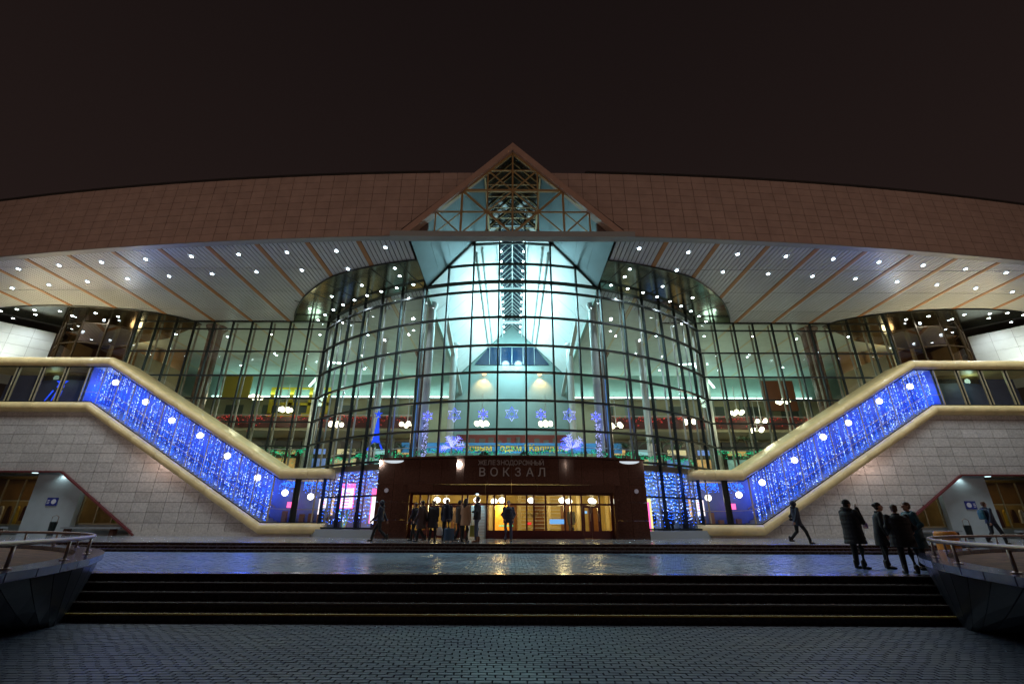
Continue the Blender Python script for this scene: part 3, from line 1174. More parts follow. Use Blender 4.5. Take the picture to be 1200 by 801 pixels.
# ---------------- brown granite entrance portal
PA = asin(7.45 / DR)
pm = MB()
arc_band(pm, -PA, PA, DR - .5, DR + .12, Z(2.30), Z(3.33))
portal = pm.build("entrance_portal", M_BACK, ST)
for i in range(12):
    a0 = -PA + 2 * PA * i / 12 + R(.02)
    a1 = -PA + 2 * PA * (i + 1) / 12 - R(.02)
    m = MB()
    arc_band(m, a0, a1, DR + .1, DR + .36, Z(2.02), Z(3.40))
    m.build("granite_slab", M_BROWN, portal)
    m = MB()
    arc_band(m, a0, a1, DR + .1, DR + .62, Z(3.405), Z(3.50))
    m.build("cornice", M_BROWN, portal)
YD = 26.9       # door plane
for s in (-1, 1):
    # pillar: stacked slabs, front slightly proud
    for j in range(4):
        z0, z1 = ZPL + j * .93, ZPL + (j + 1) * .93 - .008
        if j == 3:
            z1 = Z(3.38)
        for (xa, xb) in ((5.75, 6.6), (6.61, 7.5)):
            yb = ydrum(7.0) - .72
            MB().box(min(s * xa, s * xb), yb, z0, max(s * xa, s * xb), yb + .9, z1).build("granite_slab", M_BROWN, portal)
    # inner jamb
    MB().box(min(s * 5.60, s * 5.74), 26.3, ZPL, max(s * 5.60, s * 5.74), YD + .3, Z(2.02)).build("granite_jamb", M_BROWN, portal)
# flat head over the doors
for i in range(8):
    MB().box(-5.72 + i * 1.43 + .005, 26.15, Z(1.60), -5.72 + (i + 1) * 1.43 - .005, 26.75, Z(2.015)).build("granite_slab", M_BROWN, portal)
MB().box(-5.6, 26.4, Z(1.55), 5.6, 27.4, Z(1.598)).build("portal_ceiling", M_BROWN, portal)
# half-moon light wells on the pillar heads
for s in (-1, 1):
    m = MB()
    pts = [(s * 6.7 + .56 * cos(pi + pi * i / 12), ydrum(7) - .80, Z(3.34) + .15 * sin(pi + pi * i / 12)) for i in range(13)]
    m.slab(pts, (0, .1, 0))
    m.build("uplight_bowl", emat("bowl_light", (.85, .93, 1.0), .75), portal)
    m = MB()
    m.lathe(0, 0, [(.12, 0), (.12, .05)], 12)
    o = m.build("call_button_plate", mat("plate", (.5, .5, .6), .3), portal)
    o.rotation_euler = (R(90), 0, 0)
    o.location = (s * 6.95, ydrum(7) - .73, ZPL + 2.45)

# glazed screen with doors
scr = MB()
ZT, ZD, ZK = Z(1.56), Z(1.03), ZPL + .42
scr.box(-5.6, YD - .05, ZT - .06, 5.6, YD + .05, ZT + .04)
scr.box(-5.6, YD - .06, ZD - .05, 5.6, YD + .06, ZD + .05)
screen = scr.build("entrance_screen", M_RED, ST)
mx = [-5.55, -4.7, -3.6, -2.45, -1.35, 0.0 - 1.05, 0.05, 1.15, 2.3, 3.1, 4.2, 5.55]
verts = [-5.55, -5.1, -4.65, -2.75, -2.45, -1.35, -.95, -.35, .85, 1.25, 1.9, 2.95, 3.3, 3.9, 4.9, 5.55]
for x in verts:
    MB().box(x - .045, YD - .055, ZPL, x + .045, YD + .055, ZT).build("mullion", M_RED, screen)
for i in range(len(verts) - 1):
    a, b = verts[i] + .045, verts[i + 1] - .045
    MB().poly([(a, YD, ZD + .05), (b, YD, ZD + .05), (b, YD, ZT - .06), (a, YD, ZT - .06)]).build("pane", G_SHOP, screen)
    if verts[i] in (-4.65, -2.45, 3.9):
        continue
    MB().box(a, YD - .04, ZPL, b, YD + .04, ZK).build("kick_panel", M_RED, screen)
    MB().poly([(a, YD, ZK), (b, YD, ZK), (b, YD, ZD - .05), (a, YD, ZD - .05)]).build("pane", G_SHOP, screen)


def door(xa, xb):
    d = MB()
    t = .10
    y0, y1 = YD - .10, YD - .03
    d.box(xa, y0, ZPL + .02, xa + t, y1, ZD - .06)
    d.box(xb - t, y0, ZPL + .02, xb, y1, ZD - .06)
    d.box(xa + t, y0, ZD - .18, xb - t, y1, ZD - .06)
    d.box(xa + t, y0, ZPL + .02, xb - t, y1, ZPL + .40)
    o = d.build("door", M_RED, ST)
    MB().poly([(xa + t, YD - .06, ZPL + .40), (xb - t, YD - .06, ZPL + .40), (xb - t, YD - .06, ZD - .18), (xa + t, YD - .06, ZD - .18)]).build("pane", G_SHOP, o)
    MB().tube([(xb - .05, y0 - .06, ZPL + .9), (xb - .05, y0 - .06, ZPL + 1.3)], .018, 6).build("handle", M_STEEL, o)


for xa, xb in ((-4.58, -3.68), (-3.66, -2.80), (3.95, 4.40), (4.41, 4.86)):
    door(xa, xb)
# bright roller shutter between the glazing
sh = MB().box(-2.42, YD - .10, ZPL + .01, -2.35, YD - .02, ZD - .06)
sh.box(-1.46, YD - .10, ZPL + .01, -1.39, YD - .02, ZD - .06)
shutter = sh.build("roller_shutter", M_GREYTRIM, ST)
ns = 22
for i in range(ns):
    z0 = ZPL + .02 + i * (ZD - .08 - ZPL) / ns
    MB().box(-2.35, YD - .075, z0, -1.46, YD - .05, z0 + (ZD - .08 - ZPL) / ns - .018).build("slat", mat("shutter_lit", (.6, .72, .75), .4), shutter)

# added cold spotlight, made up to give the shutter its cyan glow
MB().lathe(-1.9, 26.72, [(.07, Z(1.53)), (.08, Z(1.552))], 12).build("shutter_fill_lens", emat("shutter_fill_glow", (.6, .9, 1.0), 8), ST)
lamp('SPOT', "shutter_fill_beam", (-1.9, 26.6, Z(1.50)), 60, (.45, .85, 1.0), .06, ST, spot=R(70), aim=(-1.9, YD, ZPL + .9), blend=.5)

# lobby behind the doors
LY = 32.0
MB().box(-6.4, LY, ZPL, 6.4, LY + .1, Z(2.9)).build("lobby_wall", M_YWALL, ST)
for s in (-1, 1):
    MB().box(min(s * 6.3, s * 6.4), YD + .2, ZPL, max(s * 6.3, s * 6.4), LY, Z(2.9)).build("lobby_wall", M_YWALL, ST)
MB().box(-6.3, YD, ZPL - .02, 6.3, LY, ZPL + .01).build("lobby_floor", M_FLOORIN, ST)
MB().box(-6.3, YD + .1, Z(2.2), 6.3, LY, Z(2.3)).build("lobby_ceiling", M_WALL_C, ST)
for i in range(7):
    x = -5.4 + i * 1.8
    MB().box(x - .35, LY - .08, ZPL + .1, x + .35, LY - .01, Z(1.2)).build("lobby_door", mat("lobby_door_wood", (.22, .09, .03), .3, var=.2, vscale=3, rnd=.4), ST)
    MB().box(x + .42, LY - 2.0, ZPL, x + .62, LY - 1.8, Z(2.2)).build("lobby_column", mat("lobby_stone", (.5, .42, .22), .25, var=.15), ST)
for i in range(10):
    z = ZPL + .5 + i * .22
    MB().box(.4, LY - .12, z, 3.2, LY - .09, z + .03).build("blind_slat", M_WHITE, ST)
# ---------------- stair galleries
NOSE_T, SILL_T = .66, .64


def roof_z(x):      # underside of roof = top of the glass
    x = abs(x)
    if x > 27.9:
        return Z(10.08)
    if x < 14.7:
        return Z(2.62)
    return Z(2.62) + (x - 14.7) * (10.08 - 2.62) / (27.9 - 14.7)


def sill_z(x):      # bottom of the glass
    x = abs(x)
    if x > 28.4:
        return Z(7.55)
    if x < 15.4:
        return Z(.02)
    return Z(.02) + (x - 15.4) * (7.55 - .02) / (28.4 - 15.4)


def nose_profile(t, front, back, lip=.06):
    """(y, dz) loop, a half round nose"""
    out = [(back, t), (front + t / 2, t)]
    for i in range(1, 8):
        a = pi / 2 + pi * i / 8
        out.append((front + t / 2 + cos(a) * t / 2, t / 2 + sin(a) * t / 2))
    out.append((front + t / 2, 0))
    out.append((back, 0))
    return out


def sweep(name, x0, x1, zf, dz, t, front, back, s, holder, material):
    prof = nose_profile(t, front, back)
    m = MB()
    n = len(prof)
    vs = []
    for x in (x0, x1):
        for (y, d) in prof:
            vs.append((s * x, y, zf(x) + dz + d))
    fs = [(k, (k + 1) % n, n + (k + 1) % n, n + k) for k in range(n)]
    fs += [tuple(reversed(range(n))), tuple(range(n, 2 * n))]
    m.add(vs, fs)
    o = m.build(name, material, holder)
    for p in o.data.polygons:
        if len(p.vertices) == 4:
            p.use_smooth = True
    try:
        o.data.set_sharp_from_angle(angle=R(50))
    except Exception:
        pass
    return o


LED_BAYS = {}
for s in (-1, 1):
    g = MB()
    # back wall of the gallery, floor slab underneath the glass
    XS = [11.2, 15.4, 28.4, 40]
    gb_ = g
    pts = [(x, sill_z(x)) for x in XS] + [(40, Z(10.0))] + [(27.9, Z(10.0)), (14.7, Z(2.55)), (11.2, Z(2.55))]
    m = MB()
    xx = [11.2 + (40 - 11.2) * i / 60 for i in range(61)]
    for i in range(60):
        a, b = xx[i], xx[i + 1]
        m.slab([(s * a, YW - .15, sill_z(a) - .4), (s * b, YW - .15, sill_z(b) - .4), (s * b, YW - .15, roof_z(b) + .3), (s * a, YW - .15, roof_z(a) + .3)], (0, .06, 0))
    gal = m.build("stair_gallery", mat("gallery_wall_led_tint", (.12, .16, .32), .5, var=.1), ST)  # LED glow put into the wall colour as dark blue
    # stair treads climbing inside
    nst = 44
    for i in range(nst):
        xa = 15.4 + (28.4 - 15.4) * i / nst
        xb = 15.4 + (28.4 - 15.4) * (i + 1) / nst
        z = sill_z(xb) - .05
        MB().box(min(s * xa, s * xb), YG + .25, z - .25, max(s * xa, s * xb), YW - .2, z).build("stair_tread", M_GREYTRIM, gal)
    MB().box(min(s * 28.4, s * 40), YG + .2, Z(7.3), max(s * 28.4, s * 40), YW - .2, Z(7.5)).build("gallery_floor", M_GREYTRIM, gal)
    MB().box(min(s * 11.2, s * 15.4), YG + .2, Z(-.4), max(s * 11.2, s * 15.4), YW - .2, Z(-.02)).build("gallery_floor", M_GREYTRIM, gal)
    MB().tube([(s * 15.4, YG + 1.4, sill_z(15.4) + .95), (s * 28.4, YG + 1.4, sill_z(28.4) + .95)], .05, 8).build("handrail", M_STEEL, gal)
    # roof nose and sill nose, in panels
    def splits(pts, step):
        out = []
        for a, b in zip(pts, pts[1:]):
            n = max(1, round((b - a) / step))
            out += [(a + (b - a) * i / n, a + (b - a) * (i + 1) / n) for i in range(n)]
        return out
    for a, b in splits([11.05, 14.7, 27.9, 39.2], 1.9):
        sweep("roof_cladding", a + .006, b - .006, roof_z, 0.0, NOSE_T, YG - .32, YW - .08, s, gal, M_CREAM)
    for a, b in splits([11.35, 15.4, 28.4, 39.2], 1.9):
        sweep("sill_cladding", a + .006, b - .006, sill_z, -SILL_T, SILL_T, YG - .32, YG + .25, s, gal, M_CREAM)
    # dark reveal lines at top and bottom of the glass
    for a, b in ((11.2, 14.7), (14.7, 27.9), (27.9, 39.2)):
        MB().bar((s * a, YG - .03, roof_z(a) - .03), (s * b, YG - .03, roof_z(b) - .03), .05, .06, up=(0, 1, 0)).build("head_frame", M_MULL, gal)
    for a, b in ((11.4, 15.4), (15.4, 28.4), (28.4, 39.2)):
        MB().bar((s * a, YG - .03, sill_z(a) + .03), (s * b, YG - .03, sill_z(b) + .03), .05, .06, up=(0, 1, 0)).build("sill_frame", M_MULL, gal)
    # mullions: vertical; panes between; mid rail parallel to the slope
    mxs = [11.25, 12.3, 13.35, 13.65, 15.05] + [15.05 + 1.19 * i for i in range(1, 12)] + [29.3, 30.75, 30.98, 32.4, 32.63, 34.1, 34.33, 35.8, 37.5, 39.2]
    thin = mat("thin_gold_frame", (.42, .36, .22), .4, .3)
    for i, x in enumerate(mxs):
        w = .035 if 15.2 < x < 28.3 else .075
        if x in (13.35, 13.65):
            w = .09
        z0 = sill_z(x)
        MB().bar((s * x, YG, z0), (s * x, YG, roof_z(x)), w, .07, up=(0, 1, 0)).build("mullion", thin if w < .08 else M_MULL, gal)
        if i < len(mxs) - 1:
            b = mxs[i + 1]
            if b - x < .4:
                MB().poly([(s * x, YG, sill_z(x)), (s * b, YG, sill_z(b)), (s * b, YG, roof_z(b)), (s * x, YG, roof_z(x))]).build("spandrel", M_MULL, gal)
                continue
            f = .30
            def midz(q):
                return sill_z(q) * (1 - f) + roof_z(q) * f
            # a vertical cut at each mullion; corners of the slope are hit by adding the kink points
            for lo, hi in ((sill_z, midz), (midz, roof_z)):
                if x > 28.4 and lo is midz:
                    continue
                if x > 28.4:
                    hi = roof_z
                ks = [x] + [q for q in (14.7, 15.4, 27.9, 28.4) if x < q < b] + [b]
                pp = [(s * q, YG, lo(q)) for q in ks] + [(s * q, YG, hi(q)) for q in reversed(ks)]
                MB().poly(pp).build("pane", G_SHOP, gal)
            if x < 28.3:
                MB().bar((s * x, YG - .01, midz(x)), (s * b, YG - .01, midz(b)), .03, .05, up=(0, 1, 0)).build("mid_rail", thin, gal)
    # granite walls under the gallery: tiles
    gw = MB()
    def under(x):
        return sill_z(x) - SILL_T + .15
    # opening: left (outer) part below Z(3.0), sloped edge from 28.8 (z3.0) to 23.1 (plaza)
    OZ = Z(3.0)
    k_ = (OZ - ZPL) / (28.8 - 23.1)
    n = 50
    for i in range(n):
        a, b = 11.5 + 27.7 * i / n, 11.5 + 27.7 * (i + 1) / n
        zl = lambda x: ZPL if x < 23.1 else min(OZ, ZPL + (x - 23.1) * k_)
        if under(b) > zl(a) + .05:
            gw.slab([(s * a, YG + .19, zl(a) + .04), (s * b, YG + .19, zl(b) + .04), (s * b, YG + .19, under(b)), (s * a, YG + .19, under(a))], (0, .1, 0))
    wallo = gw.build("granite_wall", M_BACK, ST)
    tw, thh = 1.02, .60
    tiles_b = []
    SK = (7.55 - .02) / (28.4 - 15.4)
    for i in range(28):
        for j in range(-7, 14):
            x0, x1 = 11.5 + i * tw, 11.5 + (i + 1) * tw
            z0, z1 = OZ + j * thh, OZ + (j + 1) * thh
            poly = [(x0 + .012, max(z0, ZPL) + .012), (x1 - .012, max(z0, ZPL) + .012), (x1 - .012, z1 - .012), (x0 + .012, z1 - .012)]
            if z1 < ZPL + .1:
                continue
            # under the sill
            c0 = Z(.02) - 15.4 * SK - SILL_T + .12
            if x0 < 15.4 - .5:
                poly = clip(poly, 0, -1, under(12))
            elif x1 > 28.4 + .6:
                poly = clip(poly, 0, -1, under(30))
            else:
                poly = clip(poly, SK, -1, c0)
                poly = clip(poly, 0, -1, under(30))
            if len(poly) < 3:
                continue
            if j < 0:
                poly = clip(poly, -k_, 1, 23.1 * k_ - ZPL)
            if len(poly) < 3 or parea(poly) < .02:
                continue
            off = random.uniform(-.003, .003)
            yt = YG + .15 + off

            def fn(m, poly=poly, s=s, yt=yt):
                m.slab([(s * p[0], yt, p[1]) for p in poly], (0, .035, 0))
            tiles_b.append((x0, fn))
    pieces("stone_tile", tiles_b, M_STONE, wallo)
    # base course
    MB().box(min(s * 11.4, s * 23.3), YG + .02, ZPL - .02, max(s * 11.4, s * 23.3), YG + .18, ZPL + .22).build("base_course", M_STONE, wallo)
    # maroon trim round the opening
    tr = MB()
    MB().bar((s * 23.0, YG + .05, ZPL + .02), (s * 28.75, YG + .05, OZ), .09, .2, up=(0, 1, 0)).build("opening_trim", M_REDTRIM, wallo)
    MB().bar((s * 28.75, YG + .05, OZ + .01), (s * 40, YG + .05, OZ + .01), .09, .2, up=(0, 1, 0)).build("opening_trim", M_REDTRIM, wallo)
    # recess behind the opening
    RY = YG + 2.6
    MB().box(min(s * 22.5, s * 41), YG + .3, OZ + .06, max(s * 22.5, s * 41), RY + 3, OZ + .16).build("recess_ceiling", mat("recess_paint", (.16, .20, .20), .25), ST)
    MB().box(min(s * 22.5, s * 41), RY + 3.0, ZPL, max(s * 22.5, s * 41), RY + 3.1, OZ + .1).build("shop_back_wall", mat("shop_back", (.28, .19, .07), .5, var=.25, vscale=1.2), ST)
    # pillar
    MB().box(min(s * 27.6, s * 30.7), YG + .6, ZPL - .01, max(s * 27.6, s * 30.7), YG + .95, OZ + .05).build("recess_pillar", mat("pillar_panel", (.40, .44, .45), .28, var=.12, vscale=.8), ST)
    RF = YG + 1.0
    # shopfront right of the pillar (towards centre)
    shop = MB().box(min(s * 22.9, s * 27.6), RF - .04, ZPL + .62, max(s * 22.9, s * 27.6), RF + .04, ZPL + .70).build("shopfront", thin, ST)
    MB().box(min(s * 22.9, s * 27.6), RF - .02, ZPL, max(s * 22.9, s * 27.6), RF + .05, ZPL + .62).build("stall_riser", M_GREYTRIM, shop)
    for x in (24.3, 25.4, 26.5, 27.55):
        MB().box(s * x - .03, RF - .05, ZPL + .7, s * x + .03, RF + .05, OZ + .06).build("mullion", thin, shop)
    for a, b in ((22.9, 24.3), (24.3, 25.4), (25.4, 26.5), (26.5, 27.55)):
        MB().poly([(s * a, RF, ZPL + .7), (s * b, RF, ZPL + .7), (s * b, RF, OZ + .06), (s * a, RF, OZ + .06)]).build("pane", G_SHOP, shop)
    # shopfront beyond the pillar
    shop2 = MB().box(min(s * 30.7, s * 41), RY - .04, ZPL + .55, max(s * 30.7, s * 41), RY + .04, ZPL + .63).build("shopfront", thin, ST)
    MB().box(min(s * 30.7, s * 41), RY - .02, ZPL, max(s * 30.7, s * 41), RY + .05, ZPL + .55).build("stall_riser", M_GREYTRIM, shop2)
    MB().box(min(s * 30.7, s * 41), RY - .03, Z(1.33), max(s * 30.7, s * 41), RY + .03, Z(1.39)).build("transom", thin, shop2)
    for i in range(8):
        x = 30.9 + i * 1.25
        MB().box(s * x - .03, RY - .05, ZPL + .6, s * x + .03, RY + .05, OZ - .25).build("mullion", thin, shop2)
        MB().poly([(s * x, RY, ZPL + .63), (s * (x + 1.25), RY, ZPL + .63), (s * (x + 1.25), RY, Z(1.33)), (s * x, RY, Z(1.33))]).build("pane", G_SHOP, shop2)
        MB().poly([(s * x, RY, Z(1.39)), (s * (x + 1.25), RY, Z(1.39)), (s * (x + 1.25), RY, OZ - .25), (s * x, RY, OZ - .25)]).build("pane", G_BROWN, shop2)
    for q in range(4):
        x = 24.0 + q * 1.05
        MB().lathe(s * x, RY + 1.0, [(.07, OZ - .55), (.09, OZ - .38)], 10).build("shop_spot_head", emat("shop_spot_lens", (1.0, .75, .4), 5), shop)
        lamp('SPOT', "shop_spot", (s * x, RY + 2.3, OZ - .35), 16, (1.0, .72, .32), .05, ST, spot=R(60), aim=(s * x, RY + 2.9, ZPL), blend=.4)
        MB().box(min(s * (x - .45), s * (x + .45)), RY + 2.6, ZPL + .9 + .3 * (q % 2), max(s * (x - .45), s * (x + .45)), RY + 2.95, ZPL + .96 + .3 * (q % 2)).build("shop_shelf", M_BROWN, shop)
        for w in range(5):
            hh = random.uniform(.15, .42)
            xx_ = s * (x - .36 + w * .18)
            MB().box(xx_ - .06, RY + 2.65, ZPL + .96 + .3 * (q % 2), xx_ + .06, RY + 2.85, ZPL + .96 + .3 * (q % 2) + hh).build("shelf_item", mat("goods_%d" % (w % 4), [(.5, .35, .1), (.25, .05, .04), (.08, .12, .3), (.5, .5, .42)][w % 4], .4), shop)
    # lamps in the recess ceiling
    for (x, y) in ((29.0, YG + .42), (31.6, YG + 1.2), (33.6, YG + .5), (26.5, YG + 1.3)):
        m = MB()
        m.lathe(s * x, y, [(.16, OZ + .03), (.16, OZ + .055)], 12)
        m.build("recess_downlight", emat("recess_lamp", (.65, .95, 1.0), 2.2), ST)
        lamp('SPOT', "recess_beam", (s * x, y, OZ - .05), 22, (.7, .95, 1.0), .1, ST, spot=R(140), aim=(s * x, y, 0))
    lamp('AREA', "shop_light", (s * 25.6, RY + 1.4, OZ - .1), 24, (1.0, .72, .30), 3.5, ST, aim=(s * 25.6, RY + 1.6, 0), sizey=1.5)
    lamp('AREA', "shop_light", (s * 34.5, RY + 1.4, OZ - .1), 30, (1.0, .80, .45), 6, ST, aim=(s * 34.5, RY + 1.6, 0), sizey=1.5)
    # flood lamps standing on the gallery's level roof, washing wall and soffit
    for x in (30.0, 32.4, 34.8, 37.0):
        fo = MB().box(s * x - .18, YG + .9, Z(10.76), s * x + .18, YG + 1.15, Z(10.98))
        fo.build("roof_floodlight", M_MULL, ST)
        lamp('SPOT', "roof_wash_beam", (s * x, YG + .9, Z(11.1)), 250, (1.0, .80, .44), .5, ST, spot=R(165), aim=(s * (x - 3), YG - 2.5, Z(15)), blend=1.0)
    lamp('SPOT', "roof_wash_beam", (s * 29.6, YG + .9, Z(11.1)), 240, (.45, .66, 1.0), .25, ST, spot=R(70), aim=(s * 15, YG - 8.5, Z(14.8)), blend=1.0)  # added blue beam without a fixture, cools the soffit like plaza bounce
    lamp('SPOT', "roof_wash_beam", (s * 36.6, YG - .2, Z(11.0)), 260, (.90, 1.0, .96), .25, ST, spot=R(130), aim=(s * 38.5, 32, Z(12.6)), blend=.9)
    MB().box(min(s * 29.16, s * 29.24), YG + .12, Z(7.5), max(s * 29.16, s * 29.24), YW - .2, Z(10.1)).build("glow_stop_panel", MATS["gallery_wall_led_tint"], gal)  # added panel that keeps the LED glow out of the corridor
    # blue light of the LED curtain inside the gallery
    for x in (16.6, 19.2, 21.8, 24.4, 27.0):
        zc = (roof_z(x) + sill_z(x)) / 2
        lamp('POINT', "led_curtain_glow", (s * x, YG + .95, zc), 150, (.004, .09, 1.0), .5, ST)
    lamp('POINT', "led_curtain_glow", (s * 28.6, YG + .95, Z(8.7)), 150, (.004, .09, 1.0), .5, ST)
    lamp('POINT', "gallery_end_light", (s * 12.6, YG + 1.1, Z(2.1)), 9, (1.0, .85, .65), .3, ST)
    lamp('POINT', "gallery_corridor_light", (s * 33.0, YG + 1.3, Z(9.7)), 6 if s < 0 else 18, (.6, .95, .75), .3, ST)


# ================================================================== FLOODLIGHTS on masts behind the viewer (they light the fascia)
for (x, y, side) in ((-17.5, -9, "left"), (18.5, -9, "right"), (-46, -3, "far left"), (47, -3, "far right")):
    t = empty("floodlight_mast", "steel mast with twin amber floodlights, %s in the square facing the station" % side, "floodlight", "floodlight masts facing the station", (x, y, 0))
    MB().tube([(0, 0, 0), (0, 0, 9.2)], [.12, .07], 10).build("pole", M_STEEL, t)
    MB().box(-.6, -.05, 9.15, .6, .05, 9.25).build("crossarm", M_STEEL, t)
    for q in (-.45, .45):
        h = MB().box(q - .22, .06, 9.0, q + .22, .26, 9.34).build("lamp_housing", M_MULL, t)
        MB().box(q - .18, .262, 9.04, q + .18, .275, 9.30).build("lens", E_SODIUM, h)
    lamp('SPOT', "floodlight_beam", (x, y + .5, 9.2), 3300 if abs(x) < 30 else 4300, (1.0, .70, .57), .2, None, spot=R(95), aim=(x * .45, 21, 24.5), blend=.7)

# ================================================================== PLANTERS AND RAILINGS
M_PLW = mat("planter_dark_granite", (.018, .020, .028), .34, 0, var=.3, vscale=8, rnd=.15)
M_PLR = mat("planter_rim_stone", (.10, .10, .17), .12, 0, var=.15, vscale=6, rnd=.08)
M_SOIL = mat("planter_soil", (.16, .075, .030), .95, 0, var=.45, vscale=5, bump=.8, bscale=7)
PCX, PCY, PRR = 20.1, 2.4, 14.1
ZR_ = H - .62
for s, side in ((-1, "left"), (1, "right")):
    t = empty("stone_planter", "large round dark stone planter with bare earth at the %s end of the steps" % side, "planter", "round planters flanking the steps", (s * PCX, PCY, 0))
    NSEG = 120
    for i in range(NSEG):
        a0, a1 = 2 * pi * i / NSEG, 2 * pi * (i + 1) / NSEG - .002
        m0, am = MB(), (a0 + a1) / 2
        # only the arc near the steps is ever seen
        dirx = cos(am) * -s
        if not (dirx > .25 and sin(am) > -.6):
            continue
        c0, s0, c1, s1 = cos(a0), sin(a0), cos(a1), sin(a1)
        def rim_pt(a, r, z):
            return Vector((r * cos(a), r * sin(a), z))

        def base_pt(a):
            # the foot stands back in line with the first step; the bowl flares forward from it
            p = rim_pt(a, PRR - .32, -.1)
            wy = p.y + PCY
            ny = 9.7 + .45 * math.log(1 + math.exp(min(30, (wy - 9.7) / .45)))
            p.y = ny - PCY
            p.x += s * max(0, ny - wy) * .55
            return p
        lev = [0, .22, .48, .75, 1.0]
        for k in range(4):
            q = []
            for (aa, tt) in ((a0, lev[k]), (a1, lev[k]), (a1, lev[k + 1]), (a0, lev[k + 1])):
                bp_, rp = base_pt(aa), rim_pt(aa, PRR - .06, ZR_ - .13)
                v = bp_.lerp(rp, tt ** .82)
                v.z = bp_.z + (rp.z - bp_.z) * tt
                q.append(v)
            inn = [v - Vector((v.x, v.y, 0)).normalized() * .1 for v in q]
            m0.add(q + inn, [(0, 1, 2, 3), (7, 6, 5, 4), (0, 3, 7, 4), (1, 5, 6, 2)])
        m0.build("wall_panel", M_PLW, t)
        m = MB()
        ri, ro = PRR - .50, PRR
        m.add([(ri * c0, ri * s0, ZR_ - .12), (ro * c0, ro * s0, ZR_ - .12), (ro * c1, ro * s1, ZR_ - .12), (ri * c1, ri * s1, ZR_ - .12),
               (ri * c0, ri * s0, ZR_), (ro * c0, ro * s0, ZR_), (ro * c1, ro * s1, ZR_), (ri * c1, ri * s1, ZR_)],
              [(0, 3, 2, 1), (4, 5, 6, 7), (0, 1, 5, 4), (1, 2, 6, 5), (2, 3, 7, 6), (3, 0, 4, 7)])
        m.build("rim_slab", M_PLR, t)
    m = MB()
    NR2 = 90
    vs, fs = [(0, 0, ZR_ + .12)], []
    for k in range(1, 15):
        r = (PRR - .49) * k / 14
        for i in range(NR2):
            a = 2 * pi * i / NR2
            vs.append((r * cos(a), r * sin(a), ZR_ - .10 + .22 * (1 - (r / (PRR - .49)) ** 2) + (random.uniform(-.03, .03) if k < 14 else 0)))
    for i in range(NR2):
        fs.append((0, 1 + i, 1 + (i + 1) % NR2))
    for k in range(13):
        for i in range(NR2):
            l = (i + 1) % NR2
            fs.append((1 + k * NR2 + i, 1 + (k + 1) * NR2 + i, 1 + (k + 1) * NR2 + l, 1 + k * NR2 + l))
    m.add(vs, fs).build("soil", M_SOIL, t, smooth=True)
    # curved steel railing standing on the rim
    rt = empty("curved_railing", "curved steel tube railing on the rim of the %s planter" % side, "railing", "curved railings on the planters", (s * PCX, PCY, ZR_))
    rr = PRR - .27
    zr2 = .34
    angs2 = [R(v) for v in range(-30, 92, 2)]
    pts = [(-s * rr * cos(a), rr * sin(a), zr2) for a in angs2]
    MB().tube(pts, .038, 8).build("top_rail", M_STEEL, rt, smooth=True)
    for v in range(-28, 92, 8):
        a = R(v)
        x, y = -s * rr * cos(a), rr * sin(a)
        MB().tube([(x, y, 0), (x, y, zr2)], .026, 8).build("post", M_STEEL, rt, smooth=True)
        MB().lathe(x, y, [(.07, .001), (.07, .018), (.03, .03)], 12).build("base_flange", M_STEEL, rt)

# ================================================================== SIGNS
sg = empty("station_sign", "raised metal letters spelling railway station on the brown granite over the doors", "sign", loc=(0, 25.0, 0))
M_LET = mat("letter_metal", (.30, .26, .24), .5, .2)


def font_to_mesh(o):
    """swap a text object for a plain mesh of the same name and place"""
    bpy.context.view_layer.update()
    dg = bpy.context.evaluated_depsgraph_get()
    me = bpy.data.meshes.new_from_object(o.evaluated_get(dg))
    nm = o.name.split(".")[0]
    loc, rot, par = o.location.copy(), o.rotation_euler.copy(), o.parent
    bpy.data.objects.remove(o)
    n = bpy.data.objects.new(nm, me)
    COL.objects.link(n)
    n.location, n.rotation_euler, n.parent = loc, rot, par
    return n


def text_letters(txt, size, width, x0, z, y, material, holder, name="letter", extrude=.03, curve=True):
    n = len(txt)
    for i, ch in enumerate(txt):
        if ch == " ":
            continue
        c = bpy.data.curves.new(name, 'FONT')
        c.body = ch
        c.size = size
        c.extrude = extrude
        c.align_x = 'CENTER'
        c.resolution_u = 3
        c.offset = size * .004
        c.materials.append(material)
        o = bpy.data.objects.new(name, c)
        COL.objects.link(o)
        x = x0 + width * i / max(1, n - 1)
        if curve:
            rr = DR + .40
            a = asin(x / rr)
            o.location = (x, DC - rr * cos(a) - holder.location.y, z)
            o.rotation_euler = (R(90), 0, a)
        else:
            o.location = (x, y - holder.location.y, z)
            o.rotation_euler = (R(90), 0, 0)
        o.parent = holder
        font_to_mesh(o)


text_letters("ЖЕЛЕЗНОДОРОЖНЫЙ", .34, 3.35, -1.68, Z(3.01), 0, M_LET, sg)
text_letters("ВОКЗАЛ", .62, 3.25, -1.60, Z(2.42), 0, M_LET, sg)

bn = MB().box(-8.6, 0, 0, 8.6, .03, .78).build("holiday_banner", mat("banner_blue", (.04, .26, .62), .6), loc=(0, 36, Z(5.12)))
tag(bn, "long blue banner with yellow New Year greeting hanging inside the central glass", "banner")
c = bpy.data.curves.new("lettering", 'FONT')
c.body = "З Новым Годам і Калядамі"
c.size = .68
c.extrude = .01
c.offset = .012
c.align_x = 'CENTER'
c.materials.append(E_YTXT)
o = bpy.data.objects.new("lettering", c)
COL.objects.link(o)
o.location = (0, -.02, .16)
o.rotation_euler = (R(90), 0, 0)
o.parent = bn
font_to_mesh(o)

